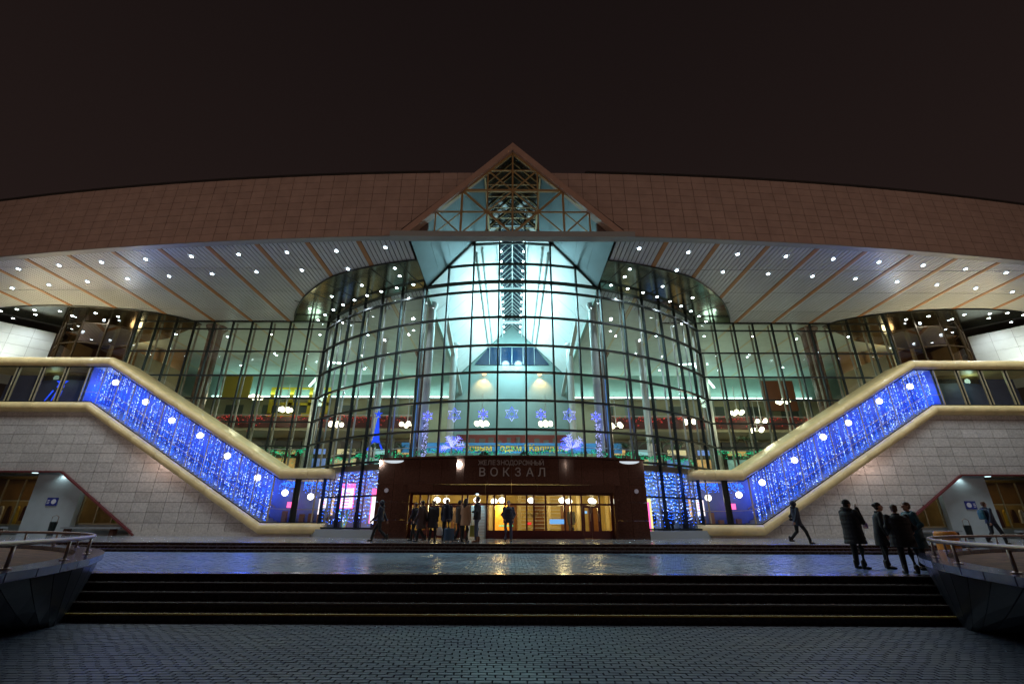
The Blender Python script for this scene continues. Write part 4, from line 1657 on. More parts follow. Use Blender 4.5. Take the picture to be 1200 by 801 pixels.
for i, x in enumerate((-5.5, 0, 5.5)):  # added spotlights, made up to light the banner
    t = empty("banner_fill_spot", "added small spotlight, made up to brighten the blue banner, %s of three" % ["left", "middle", "right"][i], "spotlight", "added spotlights before the banner", (x, 34.3, Z(3.32)))
    MB().tube([(0, 0, 0), (0, 0, .45)], .025, 6).build("stand", M_MULL, t)
    MB().tube([(0, 0, .45), (0, .12, .62)], [.07, .09], 10).build("lamp_head", M_MULL, t)
    lamp('SPOT', "banner_fill_beam", (x, 34.5, Z(4.05)), 110, (.85, .95, 1.0), .08, None, spot=R(125), aim=(x, 36, Z(5.5)), blend=.8)

# blue direction plates on the recess pillars
for s, side in ((-1, "left"), (1, "right")):
    b = MB().box(-.34, -.03, -.24, .34, 0, .24).build("blue_plate_sign", mat("sign_blue", (.01, .03, .25), .4), loc=(s * 29.2, YG + .58, Z(1.23)))
    tag(b, "small blue wall plate with a white round symbol on the %s grey pillar" % side, "sign", "blue plates on the grey pillars")
    m = MB().lathe(0, 0, [(.15, 0), (.15, .012)], 18)
    o = m.build("round_symbol", mat("sign_white", (.75, .75, .8), .5), b)
    o.rotation_euler = (R(90), 0, 0)
    o.location = (.12 * -s, -.031, 0)
    for q in range(3):
        MB().box(s * .22 - .07, -.04, -.12 + q * .09, s * .22 + .07, -.031, -.08 + q * .09).build("symbol_bar", MATS["sign_white"], b)

# ================================================================== INTERIOR OBJECTS
def chandelier(x, y, z, label, n=5, r=.42, power=60):
    t = empty("chandelier", label, "chandelier", "globe chandeliers in the hall", (x, y, z))
    MB().tube([(0, 0, .1), (0, 0, 2.2)], .03, 6).build("stem", M_POST, t)
    MB().tube([(r * cos(2 * pi * i / 12), r * sin(2 * pi * i / 12), 0) for i in range(12)], .025, 5, closed=True).build("ring", M_POST, t)
    for i in range(n):
        a = 2 * pi * i / n + .4
        MB().ball((r * cos(a), r * sin(a), 0), .17, 10).build("globe", E_CHAN, t, smooth=True)
    lamp('POINT', "chandelier_light", (x, y, z - .4), power, (1.0, .88, .60), .4)


ci = 0
for (px_, y, zr, side, n) in ((-2.25, 34, 7.0, "just left of the central axis", 6), (2.55, 34, 7.0, "just right of the central axis", 6),
                              (-7.6, 33, 6.7, "behind the fourth column of panes left of centre", 4), (7.6, 33, 6.7, "behind the fourth column of panes right of centre", 4),
                              (-13.2, 34, 6.9, "near the left edge of the drum", 5), (13.4, 34, 7.2, "near the right edge of the drum", 4),
                              (-18.7, 37, 8.7, "in the left wing beside the drum", 6), (-21.9, 38, 10.0, "high in the left wing near the brown column", 6),
                              (18.6, 37, 8.6, "in the right wing beside the drum", 5), (21.0, 38, 8.1, "in the right wing under the long lamp", 4), (18.9, 35, 6.8, "low in the right wing above the garland", 4),
                              (23.2, 38, 9.8, "in the right wing near the brown column", 5)):
    chandelier(px_, y, Z(zr), "white globe chandelier hanging in the hall " + side, n)

# ceiling light strips in the wings
for s, side in ((-1, "left"), (1, "right")):
    t = MB().bar((s * 17.2, 40.5, Z(13.9)), (s * 20.5, 44.5, Z(12.9)), .18, .08).build("light_strip", E_COVE)
    tag(t, "slanting bright tube light under the ceiling of the %s wing" % side, "light", "slanting tube lights in the wings")
    t = MB().bar((s * 15.3, 39.5, Z(13.6)), (s * 16.6, 38.5, Z(13.4)), .25, .08).build("light_strip", E_COVE)
    tag(t, "short bright tube light beside the drum in the %s wing" % side, "light", "short tube lights beside the drum")


def snow_hexa(t, r, bigger):
    for k in range(6):
        a = pi / 2 + k * pi / 3
        d = Vector((cos(a), 0, sin(a)))
        d2 = Vector((cos(a + pi / 6), 0, sin(a + pi / 6)))
        d3 = Vector((cos(a - pi / 6), 0, sin(a - pi / 6)))
        if bigger:
            MB().tube([d2 * r * .58, d * r, d3 * r * .58], r * .055, 5).build("outline_arm", E_LEDPW if k % 2 else E_LEDP, t)
            MB().tube([d2 * r * .3, d * r * .55, d3 * r * .3], r * .04, 5).build("inner_arm", E_LEDP, t)
        else:
            MB().tube([d * 0, d * r], r * .09, 5).build("arm", E_LEDP, t)
            MB().tube([d * r * .5 + d.cross(Vector((0, 1, 0))) * r * .28 + d * r * .25, d * r * .5, d * r * .5 - d.cross(Vector((0, 1, 0))) * r * .28 + d * r * .25], r * .06, 5).build("twig", E_LEDPW, t)


for i, x in enumerate((-5.05, -3.4, -1.68, 0, 1.72, 3.42, 5.05)):
    big = i % 2 == 1
    nm = ["leftmost of seven behind the glass", "second from the left of seven", "third from the left of seven, over a chandelier",
          "middle one of seven behind the glass", "third from the right of seven, over a chandelier", "second from the right of seven", "rightmost of seven behind the glass"][i]
    y = ydrum(x) + .35
    t = empty("snowflake_decoration", "blue %s snowflake, %s" % ("outlined" if big else "branching", nm), "snowflake", "blue snowflakes in a row behind the glass", (x, y, Z(6.0)))
    snow_hexa(t, .43 if big else .34, big)
for s, side in ((-1, "left"), (1, "right")):
    t = empty("snowflake_tree", "bushy glowing violet snowflake tree standing behind the glass on the %s" % side, "decoration", "violet snowflake trees", (s * 3.55, ydrum(3.5) + .9, Z(3.45)))
    rng = random.Random(3 + s)
    for b in range(26):
        a = rng.uniform(-.25, pi + .25)
        L = rng.uniform(.55, .85) if b % 2 else rng.uniform(.35, .6)
        c0 = Vector((0, 0, .72))
        d = Vector((cos(a), rng.uniform(-.3, .3), sin(a)))
        tip = c0 + d * L
        m = MB().tube([c0, tip], [.025, .016], 5)
        for q in (.45, .65, .85):
            p = c0 + d * L * q
            e_ = Vector((-d.z, 0, d.x))
            for w in (-1, 1):
                m.tube([p, p + (d * .6 + e_ * w) * L * .20], .015, 4)
        m.build("branch", E_LEDP if b % 3 else E_LEDPW, t)
    MB().lathe(0, 0, [(.18, 0), (.05, .12), (.05, .75)], 10).build("stand", M_POST, t)
    # light-wrapped column next to it
    t = empty("led_column_wrap", "vertical blue light net hanging beside the dark column on the %s" % side, "decoration", "blue light nets beside the columns", (s * 5.15, ydrum(5.15) + .5, Z(3.5)))
    m = MB()
    for q in range(170):
        m.octa((random.uniform(-.16, .16), random.uniform(-.1, .1), random.uniform(.1, 2.1)), .028)
    m.build("led_string", E_LEDPW, t, kind="stuff")
    m = MB()
    for q in range(14):
        x = -.16 + .32 * q / 13
        m.tube([(x, 0, .05), (x, 0, 2.15)], .008, 4)
    m.build("wire", M_MULL, t, kind="stuff")
    lamp('POINT', "column_glow", (s * 5.9, ydrum(5.9) + .75, Z(5.6)), 35, (.10, .2, 1.0), .2)
# slim blue edge tubes framing the middle panes
for s, side in ((-1, "left"), (1, "right")):
    x = s * 5.83
    t = MB().tube([(x, ydrum(x) + .3, Z(3.5)), (x, ydrum(x) + .3, Z(8.4))], .035, 6).build("blue_light_tube", emat("blue_tube", (.10, .35, 1.0), 1.1))
    tag(t, "tall thin blue light tube behind the drum glass by the %s column" % side, "light", "thin blue light tubes")
# blue LED figure (small tower-like tree)
t = empty("led_figure", "blue light figure of a slim star-topped tree in the left of the drum", "decoration", loc=(-9.05, 30.6, Z(5.0)))
MB().tube([(0, 0, 0), (0, 0, 1.7)], [.26, .05], 8).build("cone", emat("blue_fig", (.02, .08, 1.0), 1.2), t)
for k in range(5):
    a = pi / 2 + k * 2 * pi / 5
    MB().tube([(0, -.05, 1.9), (.3 * cos(a), -.05, 1.9 + .3 * sin(a))], [.09, .01], 5).build("star_ray", MATS["blue_fig"], t)
for k in (-1, 1):
    MB().tube([(k * .15, 0, .2), (k * .5, 0, -.5)], .06, 6).build("leg", MATS["blue_fig"], t)
# blue star in the left corridor
t = empty("led_star", "blue light star with trailing tail in the left corridor window", "decoration", loc=(-31.6, YG + .7, Z(9.1)))
for k in range(5):
    a = pi / 2 + k * 2 * pi / 5
    MB().tube([(0, 0, 0), (.42 * cos(a), 0, .42 * sin(a))], [.15, .02], 6).build("star_ray", MATS["blue_fig"], t)
for k in range(3):
    MB().tube([(-.1 + .3 * (k - 1), 0, -.55), (-.3 + .45 * (k - 1), 0, -1.3)], [.05, .03], 5).build("tail_ray", MATS["blue_fig"], t)

# garlands: red above the balcony, green on the railing near the glass
def garland(name, pts, dens, mat_, droop, holder_label, cat, grp, y_j=.08, r=.035, leafy=None):
    m = MB()
    tot = 0
    for (p, q) in zip(pts, pts[1:]):
        p, q = Vector(p), Vector(q)
        L = (q - p).length
        for i in range(int(L * dens)):
            c = p.lerp(q, random.random())
            ph = (c.x * 1.3) % 1.0
            m.octa((c.x + random.uniform(-.05, .05), c.y + random.uniform(-y_j, y_j), c.z - abs(random.gauss(0, .5)) * droop * (.4 + ph)), r * random.uniform(.6, 1.2))
    o = m.build(name, mat_, kind="stuff")
    tag(o, holder_label, cat, grp, "stuff")
    if leafy:
        m = MB()
        for (p, q) in zip(pts, pts[1:]):
            p, q = Vector(p), Vector(q)
            for i in range(int((q - p).length * 36)):
                c = p.lerp(q, random.random())
                a = random.uniform(0, 2 * pi)
                m.bar((c.x, c.y + .03, c.z - random.uniform(-.05, .15)), (c.x + .16 * cos(a), c.y, c.z - .08 + .12 * sin(a)), .03, .01)
        m.build("fir_sprig", leafy, o, kind="stuff")
    return o


for s, side in ((-1, "left"), (1, "right")):
    garland("red_light_garland", [(s * 9.2, 41.2, Z(9.2)), (s * 30, 41.2, Z(9.2))], 17, E_LEDR, .8, "red string lights draped over the balcony in the %s wing" % side, "string lights", "red balcony lights", r=.036)
    # parapet near the glass in the wings
    MB().box(min(s * 14.6, s * 20), YW + .9, Z(3.3), max(s * 14.6, s * 20), YW + .98, Z(4.9)).build("glass_parapet", G_SHOP, ST)
    MB().tube([(s * 14.6, YW + .9, Z(4.95)), (s * 20, YW + .9, Z(4.95))], .035, 6).build("parapet_rail", M_POST, ST)
    garland("green_light_garland", [(s * 14.6, YW + .8, Z(5.0)), (s * 16.5, YW + .8, Z(4.75)), (s * 18.4, YW + .8, Z(5.1)), (s * 20, YW + .8, Z(5.2))], 48, E_LEDG, .5,
            "green string lights along the parapet in the %s wing" % side, "string lights", "green wing garlands", leafy=M_LEAF2)
gp = []
n = 22
for i in range(n + 1):
    a = R(-44 + 88 * i / n)
    r = DR - .9
    gp.append((r * sin(a), DC - r * cos(a), Z(3.95) + (.22 if i % 2 else -.05)))
m = MB()
m.tube([(p[0], p[1], Z(4.25)) for p in gp], .03, 6)
m.build("drum_parapet_rail", M_POST, ST)
garland("green_light_garland", gp, 40, E_LEDG, .42, "green string lights in swags along the base of the central drum glass", "string lights", None, leafy=M_LEAF2, r=.03)

# red sign board & dark shopfront band behind the banner
MB().box(-4.6, 38, Z(5.9), 4.6, 38.2, Z(6.9)).build("kiosk_fascia", mat("kiosk_red", (.22, .04, .03), .5), ST)
for i in range(12):
    x = -4.2 + i * .76
    MB().box(x, 37.9, Z(6.1), x + random.uniform(.2, .5), 37.98, Z(6.1) + random.uniform(.25, .6)).build("kiosk_display", mat("kiosk_display", (.12, .10, .09), .5), ST)

# palms and plants behind the glass


def palm(x, y, z, h, r, n, label, cat="plant", group=None, m=M_LEAF, pot=True):
    t = empty("potted_palm", label, cat, group, (x, y, z))
    MB().tube([(0, 0, 0), (.05, 0, h * .55)], [.06, .04], 7).build("stem", M_COLB, t)
    if pot:
        MB().lathe(0, 0, [(.16, 0), (.24, .35), (.22, .36)], 12).build("pot", M_RED, t)
    for k in range(n):
        a = 2 * pi * k / n + random.uniform(-.2, .2)
        L = r * random.uniform(.8, 1.1)
        lift = random.uniform(.2, .6)
        mm = MB()
        prev = None
        pts = []
        for i in range(6):
            q = i / 5
            pts.append(Vector((.05 + L * q * cos(a), L * q * sin(a), h * .55 + lift * L * sin(q * 2.4) - .3 * L * q * q)))
        for i in range(5):
            p, q_ = pts[i], pts[i + 1]
            d = (q_ - p)
            sd = Vector((-sin(a), cos(a), 0))
            for w in (-1, 1):
                for u in (0, .5):
                    b = p + d * u
                    tip = b + d * .9 + sd * w * L * .22 * (1 - i / 6) + Vector((0, 0, -.06 * L))
                    mm.add([b, b + d * .35, tip], [(0, 1, 2)])
        mm.build("frond", m, t)
    return t


for (x, y, h, r, lab) in ((-8.9, 29.6, 1.7, .9, "dark potted palm behind the drum glass below the blue light figure"), (-10.7, 30.8, 1.5, .8, "dark potted palm near the left edge of the drum"),
                          (-6.9, 28.8, 1.4, .7, "dark potted palm left of the snowflake tree"), (7.1, 28.9, 1.6, .8, "dark potted palm right of the snowflake tree"),
                          (9.3, 30.0, 2.2, 1.0, "tall potted palm in the right part of the drum"), (11.2, 31.4, 2.0, 1.0, "bushy potted palm near the right edge of the drum"),
                          (17.4, 34.2, 3.6, 1.1, "tall leafy palm in the right wing above the gallery roof"), (-17.0, 34.5, 2.2, 1.0, "leafy palm in the left wing above the gallery roof")):
    palm(x, y, Z(3.31), h * 1.3, r, 12, lab, "palm", "potted palms in the hall")
for (x, lab) in ((-1.55, "dark fir arch left of centre at the foot of the drum glass"), (.75, "dark fir arch right of centre at the foot of the drum glass"), (5.9, "dark fir arch at the right pier foot behind the glass")):
    t = empty("fir_arch", lab, "fir decoration", "fir arches at the foot of the glass", (x, ydrum(x) + .6, Z(3.32)))
    for w in (-1, 1):
        m = MB()
        for q in range(90):
            u = random.random()
            p = Vector((w * .38 * (1 - u), 0, .50 * sqrt(u)))
            a = random.uniform(0, 2 * pi)
            m.bar(p, p + Vector((cos(a) * .13, random.uniform(-.05, .05), sin(a) * .13)), .025, .01)
        m.build("fir_side", M_LEAF2, t, kind="stuff")
# added amber bowls and beams standing in for orange reflections in the glass
for s, side in ((-1, "left"), (1, "right")):
    t = MB().lathe(0, 0, [(.18, -.1), (.26, .08), (.24, .1)], 12).build("amber_glow_stand_in", emat("amber_bowl", (1.0, .50, .15), 6), loc=(s * 2.9, 45.5, Z(14.6)))
    tag(t, "added amber bowl on the far end wall, standing in for an orange reflection, %s of centre" % side, "added light", "added amber glows")
    lamp('SPOT', "amber_wash", (s * 2.9, 45.3, Z(14.35)), 420, (1.0, .42, .10), .1, None, spot=R(95), aim=(s * 3.0, 46.0, Z(13.2)), blend=.5)

# lobby globes and contents
for i, (x, y) in enumerate(((-4.35, 28.2), (-3.9, 28.9), (-2.0, 28.0), (-1.05, 29.4), (-.55, 28.2), (1.15, 28.2), (2.95, 28.0), (3.5, 29.3), (4.7, 28.3), (4.95, 29.2))):
    t = empty("globe_lamp", "white globe lamp under the lobby ceiling, number %s from the left" % ["one", "two", "three", "four", "five", "six", "seven", "eight", "nine", "ten"][i], "ceiling lamp", "globe lamps in the lobby", (x, y, Z(1.30)))
    MB().ball((0, 0, 0), .20, 12, sc=(1, 1, .8)).build("globe", E_GLOBE, t, smooth=True)
    MB().tube([(0, 0, .15), (0, 0, .9)], .02, 6).build("stem", M_POST, t)
    if i % 2 == 0:
        lamp('POINT', "lobby_light", (x, y, Z(.9)), 95, (1.0, .76, .32), .25)
palm(1.25, 28.0, ZPL, 2.0, .7, 11, "small palm in a red tub behind the doors", "palm", None, mat("palm_dry", (.22, .16, .06), .6))
t = MB().box(-.5, 0, 0, .35, .06, 1.65).build("amber_display", mat("amber_disp", (.6, .25, .03), .4, emit=(1.0, .42, .04), estr=.55, var=.5, vscale=4), loc=(-.45, 28.6, ZPL + .25))
tag(t, "glowing amber advertising panel behind the door glass", "display")
for (x, z, w, h_, col, nm, lab) in ((-.3, .42, .8, .06, (.05, 1, .4), "green_led_strip", "thin green light strip low behind the door glass"), (1.0, .5, .25, .14, (1, .05, .05), "red_led_sign", "small red light sign behind the door glass"),
                               (2.6, .55, .9, .25, (.2, .5, 1), "blue_led_sign", "small blue light sign behind the right hand doors"), (4.1, 1.1, .35, .14, (.3, .6, 1), "blue_notice", "tiny blue notice on the right hand door")):
    t = MB().box(-w / 2, 0, 0, w / 2, .03, h_).build(nm, emat(nm, col, 1.0), loc=(x, 27.4, ZPL + z + .2))
    tag(t, lab, "light sign")

# side windows beside the portal: blue LED net and lit posters
for s, side in ((-1, "left"), (1, "right")):
    t = empty("led_net", "shimmering blue light net in the window %s of the brown portal" % side, "string lights", "blue light nets beside the portal", (0, 0, 0))
    m, m2 = MB(), MB()
    for q in range(1500):
        x = random.uniform(7.75, 12.2)
        zz = random.betavariate(1.0, 1.5)
        z = Z(3.25) - zz * 3.3
        row = round(z / .21) * .21 + .04 * sin(x * 9)
        y = DC - sqrt((DR - .55) ** 2 - x * x)
        (m if q % 5 else m2).octa((s * x, y + random.uniform(-.03, .03), row if q % 4 else z), .026)
    m.build("blue_led", E_LEDB, t, kind="stuff")
    m2.build("white_led", E_LEDW, t, kind="stuff")
    lamp('POINT', "led_net_glow", (s * 9.2, 29.0, Z(2.4)), 60, (.06, .16, 1.0), .4)
    lamp('POINT', "side_hall_light", (s * 9.0, 31.5, Z(1.6)), 26, (.5, .85, 1.0), .4)
    MB().box(min(s * 6.5, s * 14), 33.0, ZPL - .1, max(s * 6.5, s * 14), 33.1, Z(2.95)).build("side_hall_wall", M_WHITE, ST)
    MB().box(min(s * 6.5, s * 14), 28.2, ZPL - .02, max(s * 6.5, s * 14), 33.0, ZPL + .0).build("side_hall_floor", M_FLOORIN, ST)
    for q in range(5):
        x = 7.6 + q * 1.1
        MB().box(s * x - .2, 31.0, ZPL, s * x + .2, 31.2, ZPL + random.uniform(1.0, 1.7)).build("ticket_stand", mat("stand_dark", (.04, .05, .08), .4), ST)
t = empty("light_poster", "tall pink and white lit poster with paper fan in the window left of the portal", "poster", loc=(-10.35, 30.3, ZPL + .35))
MB().box(-.42, 0, 1.25, .42, .05, 2.75).build("frame", E_PINK, t)
MB().box(-.36, -.02, 1.30, .36, -.002, 2.45).build("sheet", E_POSTW, t)
for k in range(5):
    MB().box(-.28, -.03, 1.42 + k * .18, .1 + .04 * (k % 3) * 2, -.021, 1.48 + k * .18).build("print_line", E_PINK, t)
for k in range(5):
    MB().bar((0, 0, .0), (-.4 + .2 * k, 0, 1.2), .09, .03).build("fan_blade", emat("fan%d" % (k % 3), [(.1, .6, .6), (.6, .5, .2), (.5, .6, .7)][k % 3], .5), t)
t = MB().box(-.14, 0, 0, .14, .05, 1.9).build("light_poster", E_PINK, loc=(-8.05, 28.1, ZPL + .75))
MB().box(-.08, -.02, .0, .14, -.002, 1.5).build("sheet", E_POSTW, t)
tag(t, "narrow pink lit poster right beside the left portal pillar", "poster")
t = MB().box(-.14, 0, 0, .14, .05, 1.9).build("light_poster", emat("poster_yellow", (1, .85, .35), 1.3), loc=(8.0, 28.1, ZPL + .25))
MB().box(-.14, -.02, .1, .02, -.002, 1.7).build("sheet", E_PINK, t)
tag(t, "narrow yellow and pink lit poster beside the right portal pillar", "poster")

# gallery ends: contents seen through the clear glass, plus globes along the stairs
for s, side in ((-1, "left"), (1, "right")):
    names = ["lowest", "second lowest", "third lowest", "fourth from the bottom", "fourth from the top", "third from the top", "second from the top", "topmost"]
    gx = [13.0, 15.0, 16.7, 19.0, 21.3, 23.6, 25.9, 28.4]
    for i, x in enumerate(gx):
        x += random.uniform(-.22, .22)
        z = roof_z(x) * .62 + sill_z(x) * .38 + random.uniform(-.16, .16)
        t = empty("globe_lamp", "white globe lamp in the %s stair gallery, %s of eight" % (side, names[i]), "globe lamp", "globe lamps along the %s stair gallery" % side, (s * x, YG + 1.3, z + (.2 if i > 1 else .1)))
        MB().ball((0, 0, 0), .20, 14).build("globe", E_GLOBE, t, smooth=True)
        MB().tube([(0, 0, .2), (0, 0, roof_z(x) - z - .1)], .02, 6).build("stem", M_POST, t)
        if i % 3 == 0:
            lamp('POINT', "globe_light", (s * x, YG + .85, z), 6, (1.0, .92, .8), .2)
    # LED curtain
    m, m2, m3 = MB(), MB(), MB()
    x = 15.25
    while x < 29.1:
        top, bot = roof_z(x) - .03, sill_z(x) + .02
        ph = random.uniform(0, .08)
        yv = YG + .45 + random.uniform(-.06, .06) + (.25 if random.random() < .3 else 0)
        m3.tube([(s * x, yv, top), (s * x, yv, bot)], .004, 3)
        z = top - ph
        while z > bot:
            if random.random() < .8:
                (m2 if random.random() < .30 else m).octa((s * (x + random.uniform(-.02, .02)), yv, z), random.uniform(.016, .030))
            z -= .095
        x += .105 * random.uniform(.7, 1.35)
    t = empty("led_curtain", "dense blue fairy light curtain filling the sloping glass of the %s stair gallery" % side, "string lights", "blue light curtains in the galleries")
    m.build("blue_led", E_LEDB, t, kind="stuff")
    m2.build("white_led", E_LEDW, t, kind="stuff")
    m3.build("wire", MATS["gallery_wall_led_tint"], t, kind="stuff")
    # bits in the lower end windows
    rng = random.Random(11 + s)
    for q in range(34):
        x = rng.uniform(11.6, 15.0)
        z = Z(2.4) - rng.random() * .4
        pass
    t = empty("blue_light_fringe", "short blue light fringe at the top of the low end window of the %s gallery" % side, "string lights", "blue fringes in the end windows")
    m = MB()
    for q in range(300):
        x = rng.uniform(11.8, 14.9)
        if 13.3 < x < 13.7:
            continue
        m.octa((s * x, YG + .5, Z(2.5) - abs(rng.gauss(0, .28))), .028)
    m.build("blue_led", E_LEDB, t, kind="stuff")
    for q, (x, w, h_, z, em, nm) in enumerate(((12.35, .5, 1.0, Z(.55), E_POSTW, "white poster with red lines"), (14.5, .35, .35, Z(.95), E_PINK, "small pink light"),
                                               (11.7, .14, 1.2, Z(.5), emat("warm_strip", (1, .6, .25), .9), "warm light strip"))):
        t = MB().box(-w / 2, 0, 0, w / 2, .04, h_).build("lit_panel", em, loc=(s * x, YG + 1.5, z))
        tag(t, "%s inside the low end window of the %s gallery" % (nm, side), "lit panel")
        if q == 0:
            for kk in range(3):
                MB().box(-w * .35, -.02, h_ * (.45 + .15 * kk), w * .3, -.001, h_ * (.5 + .15 * kk)).build("print_line", E_PINK, t)
    for q in range(6):
        x = 11.8 + q * .58
        MB().box(min(s * x, s * (x + .3)), YG + 1.7, Z(-.02), max(s * x, s * (x + .3)), YG + 1.9, Z(.3 + .5 * rng.random())).build("display_case", mat("case_wood", (.25, .13, .06), .3, rnd=.5), ST)
    # clothes / goods in the shop windows under the wall
    for q in range(9):
        x = 31.2 + q * .55
        col = [(.7, .42, .03), (.08, .03, .02), (.7, .66, .58), (.75, .5, .05), (.1, .03, .03)][q % 5]
        t = MB()
        h_ = rng.uniform(.8, 1.25)
        zt = Z(1.05)
        t.slab([(-.17, 0, -h_), (.17, 0, -h_), (.12, 0, -.15), (.05, 0, 0), (-.05, 0, 0), (-.12, 0, -.15)], (0, .12, 0))
        o = t.build("hanging_coat", mat("cloth_%d" % (q % 5), col, .8), loc=(s * x, YG + 3.2, zt))
        cn = ["yellow", "dark brown", "cream", "golden", "black"][q % 5]
        pn = ["first", "second", "third", "fourth", "fifth", "sixth", "seventh", "eighth", "ninth"][q]
        tag(o, "%s coat in the shop window under the %s wall, %s from the pillar" % (cn, side, pn), "coat", "coats hanging in the %s shop window" % side)
    for q in range(7):
        x = 23.6 + q * .6
        h_ = rng.uniform(.7, 1.5)
        o = MB().lathe(0, 0, [(.2, 0), (.17, h_ * .5), (.09, h_ * .9), (.03, h_)], 10).build("shop_display", mat("display_%d" % (q % 4), [(.45, .30, .05), (.2, .12, .05), (.3, .32, .06), (.05, .04, .2)][q % 4], .5), loc=(s * x, YG + 3.4, ZPL + .65))
        pn = ["lowest end", "second", "third", "fourth", "fifth", "sixth", "last before the pillar"][q]
        tag(o, "tapered display figure in the sloping shop window on the %s, %s" % (side, pn), "display", "display figures in the %s sloping window" % side)
    # stone benches
    for (xa, xb, nm) in ((23.9, 27.3, "before the sloping shop window"), (30.9, 37, "before the outer shop window")):
        t = empty("stone_bench", "long pale stone bench %s on the %s" % (nm, side), "bench", "stone benches before the shops", (s * (xa + xb) / 2, YG - .1, ZPL))
        L = (xb - xa) / 2
        MB().box(-L, -.22, .38, L, .22, .48).build("seat", M_PLAZA, t)
        for kx in (-L + .3, L - .3):
            MB().box(kx - .12, -.16, 0, kx + .12, .16, .38).build("leg", M_BROWN, t)
for (x, lab) in ((-27.9, "small black litter bin with a steel hoop by the left grey pillar"), (27.8, "small black litter bin with a steel hoop by the right grey pillar")):
    t = empty("litter_bin", lab, "litter bin", "black litter bins by the pillars", (x, YG - .2, ZPL))
    MB().lathe(0, 0, [(.15, 0), (.19, .75), (.17, .78)], 12).build("body", M_MULL, t)
    MB().tube([(-.19, 0, .7), (-.19, 0, 1.05), (0, 0, 1.15), (.19, 0, 1.05), (.19, 0, .7)], .02, 6).build("hoop", M_STEEL, t)
# orange litter bin behind the right planter
t = empty("orange_bin", "orange litter bin with dark band behind the right railing", "litter bin", loc=(14.6, 16.6, ZMID))
MB().lathe(0, 0, [(.28, 0), (.31, .25), (.31, .8), (.27, .86)], 18).build("body", mat("orange_paint", (.75, .25, .02), .45, var=.15), t)
MB().lathe(0, 0, [(.315, .48), (.315, .56)], 18).build("band", M_MULL, t)

# ================================================================== PEOPLE
M_SKIN = mat("skin", (.50, .28, .19), .55)
PMAT = {
    "black": mat("coat_black", (.012, .012, .016), .7, bump=.3, bscale=14), "brown": mat("coat_brown", (.055, .028, .022), .6, bump=.3, bscale=14),
    "beige": mat("coat_beige", (.42, .24, .13), .8, bump=.2, bscale=20), "olive": mat("coat_olive", (.07, .05, .03), .8, bump=.2, bscale=14),
    "navy": mat("coat_navy", (.012, .018, .04), .6, bump=.3, bscale=14), "teal": mat("coat_teal", (.008, .07, .10), .55, bump=.3, bscale=14),
    "jean": mat("jeans_grey_blue", (.07, .08, .12), .8), "dark": mat("trousers_dark", (.012, .012, .014), .8),
    "hair_d": mat("hair_dark", (.015, .009, .006), .5, bump=.5, bscale=60), "hair_b": mat("hair_brown", (.10, .045, .02), .5, bump=.5, bscale=60),
    "hair_l": mat("hair_light", (.32, .22, .13), .6, bump=.5, bscale=60), "boot": mat("boots_black", (.01, .01, .01), .35), "boot_b": mat("boots_brown", (.16, .06, .02), .5),
    "fur": mat("fur_grey", (.10, .09, .085), .95, bump=1.0, bscale=50), "white": mat("plastic_bag_white", (.65, .6, .55), .5), "blue": mat("suitcase_blue", (.02, .08, .16), .45),
    "lime": mat("bag_yellow_green", (.45, .45, .08), .5), "pink": mat("phone_violet", (.3, .2, .6), .4), "scarf": mat("scarf_orange", (.5, .16, .07), .8),
}


def caps(m, pts, rs, n=10):
    m.tube(pts, rs, n)
    m.ball(pts[0], rs[0], n)
    m.ball(pts[-1], rs[-1], n)
    for p, r in zip(pts[1:-1], rs[1:-1]):
        m.ball(p, r * .99, n)


def loft(m, secs, n=16):
    """secs: (cx, cy, z, rx, ry)"""
    vs, fs = [], []
    for (cx, cy_, z, rx, ry) in secs:
        for k in range(n):
            a = 2 * pi * k / n
            vs.append((cx + rx * cos(a), cy_ + ry * sin(a), z))
    P = len(secs)
    for i in range(P - 1):
        for k in range(n):
            l = (k + 1) % n
            fs.append((i * n + k, i * n + l, (i + 1) * n + l, (i + 1) * n + k))
    fs.append(tuple(reversed(range(n))))
    fs.append(tuple((P - 1) * n + k for k in range(n)))
    m.add(vs, fs)


def fuse(o, vox, sm=2):
    r = o.modifiers.new("fuse", 'REMESH')
    r.mode = 'VOXEL'
    r.voxel_size = vox
    r.use_smooth_shade = True
    k = o.modifiers.new("soften", 'SMOOTH')
    k.factor = .5
    k.iterations = sm
    return o


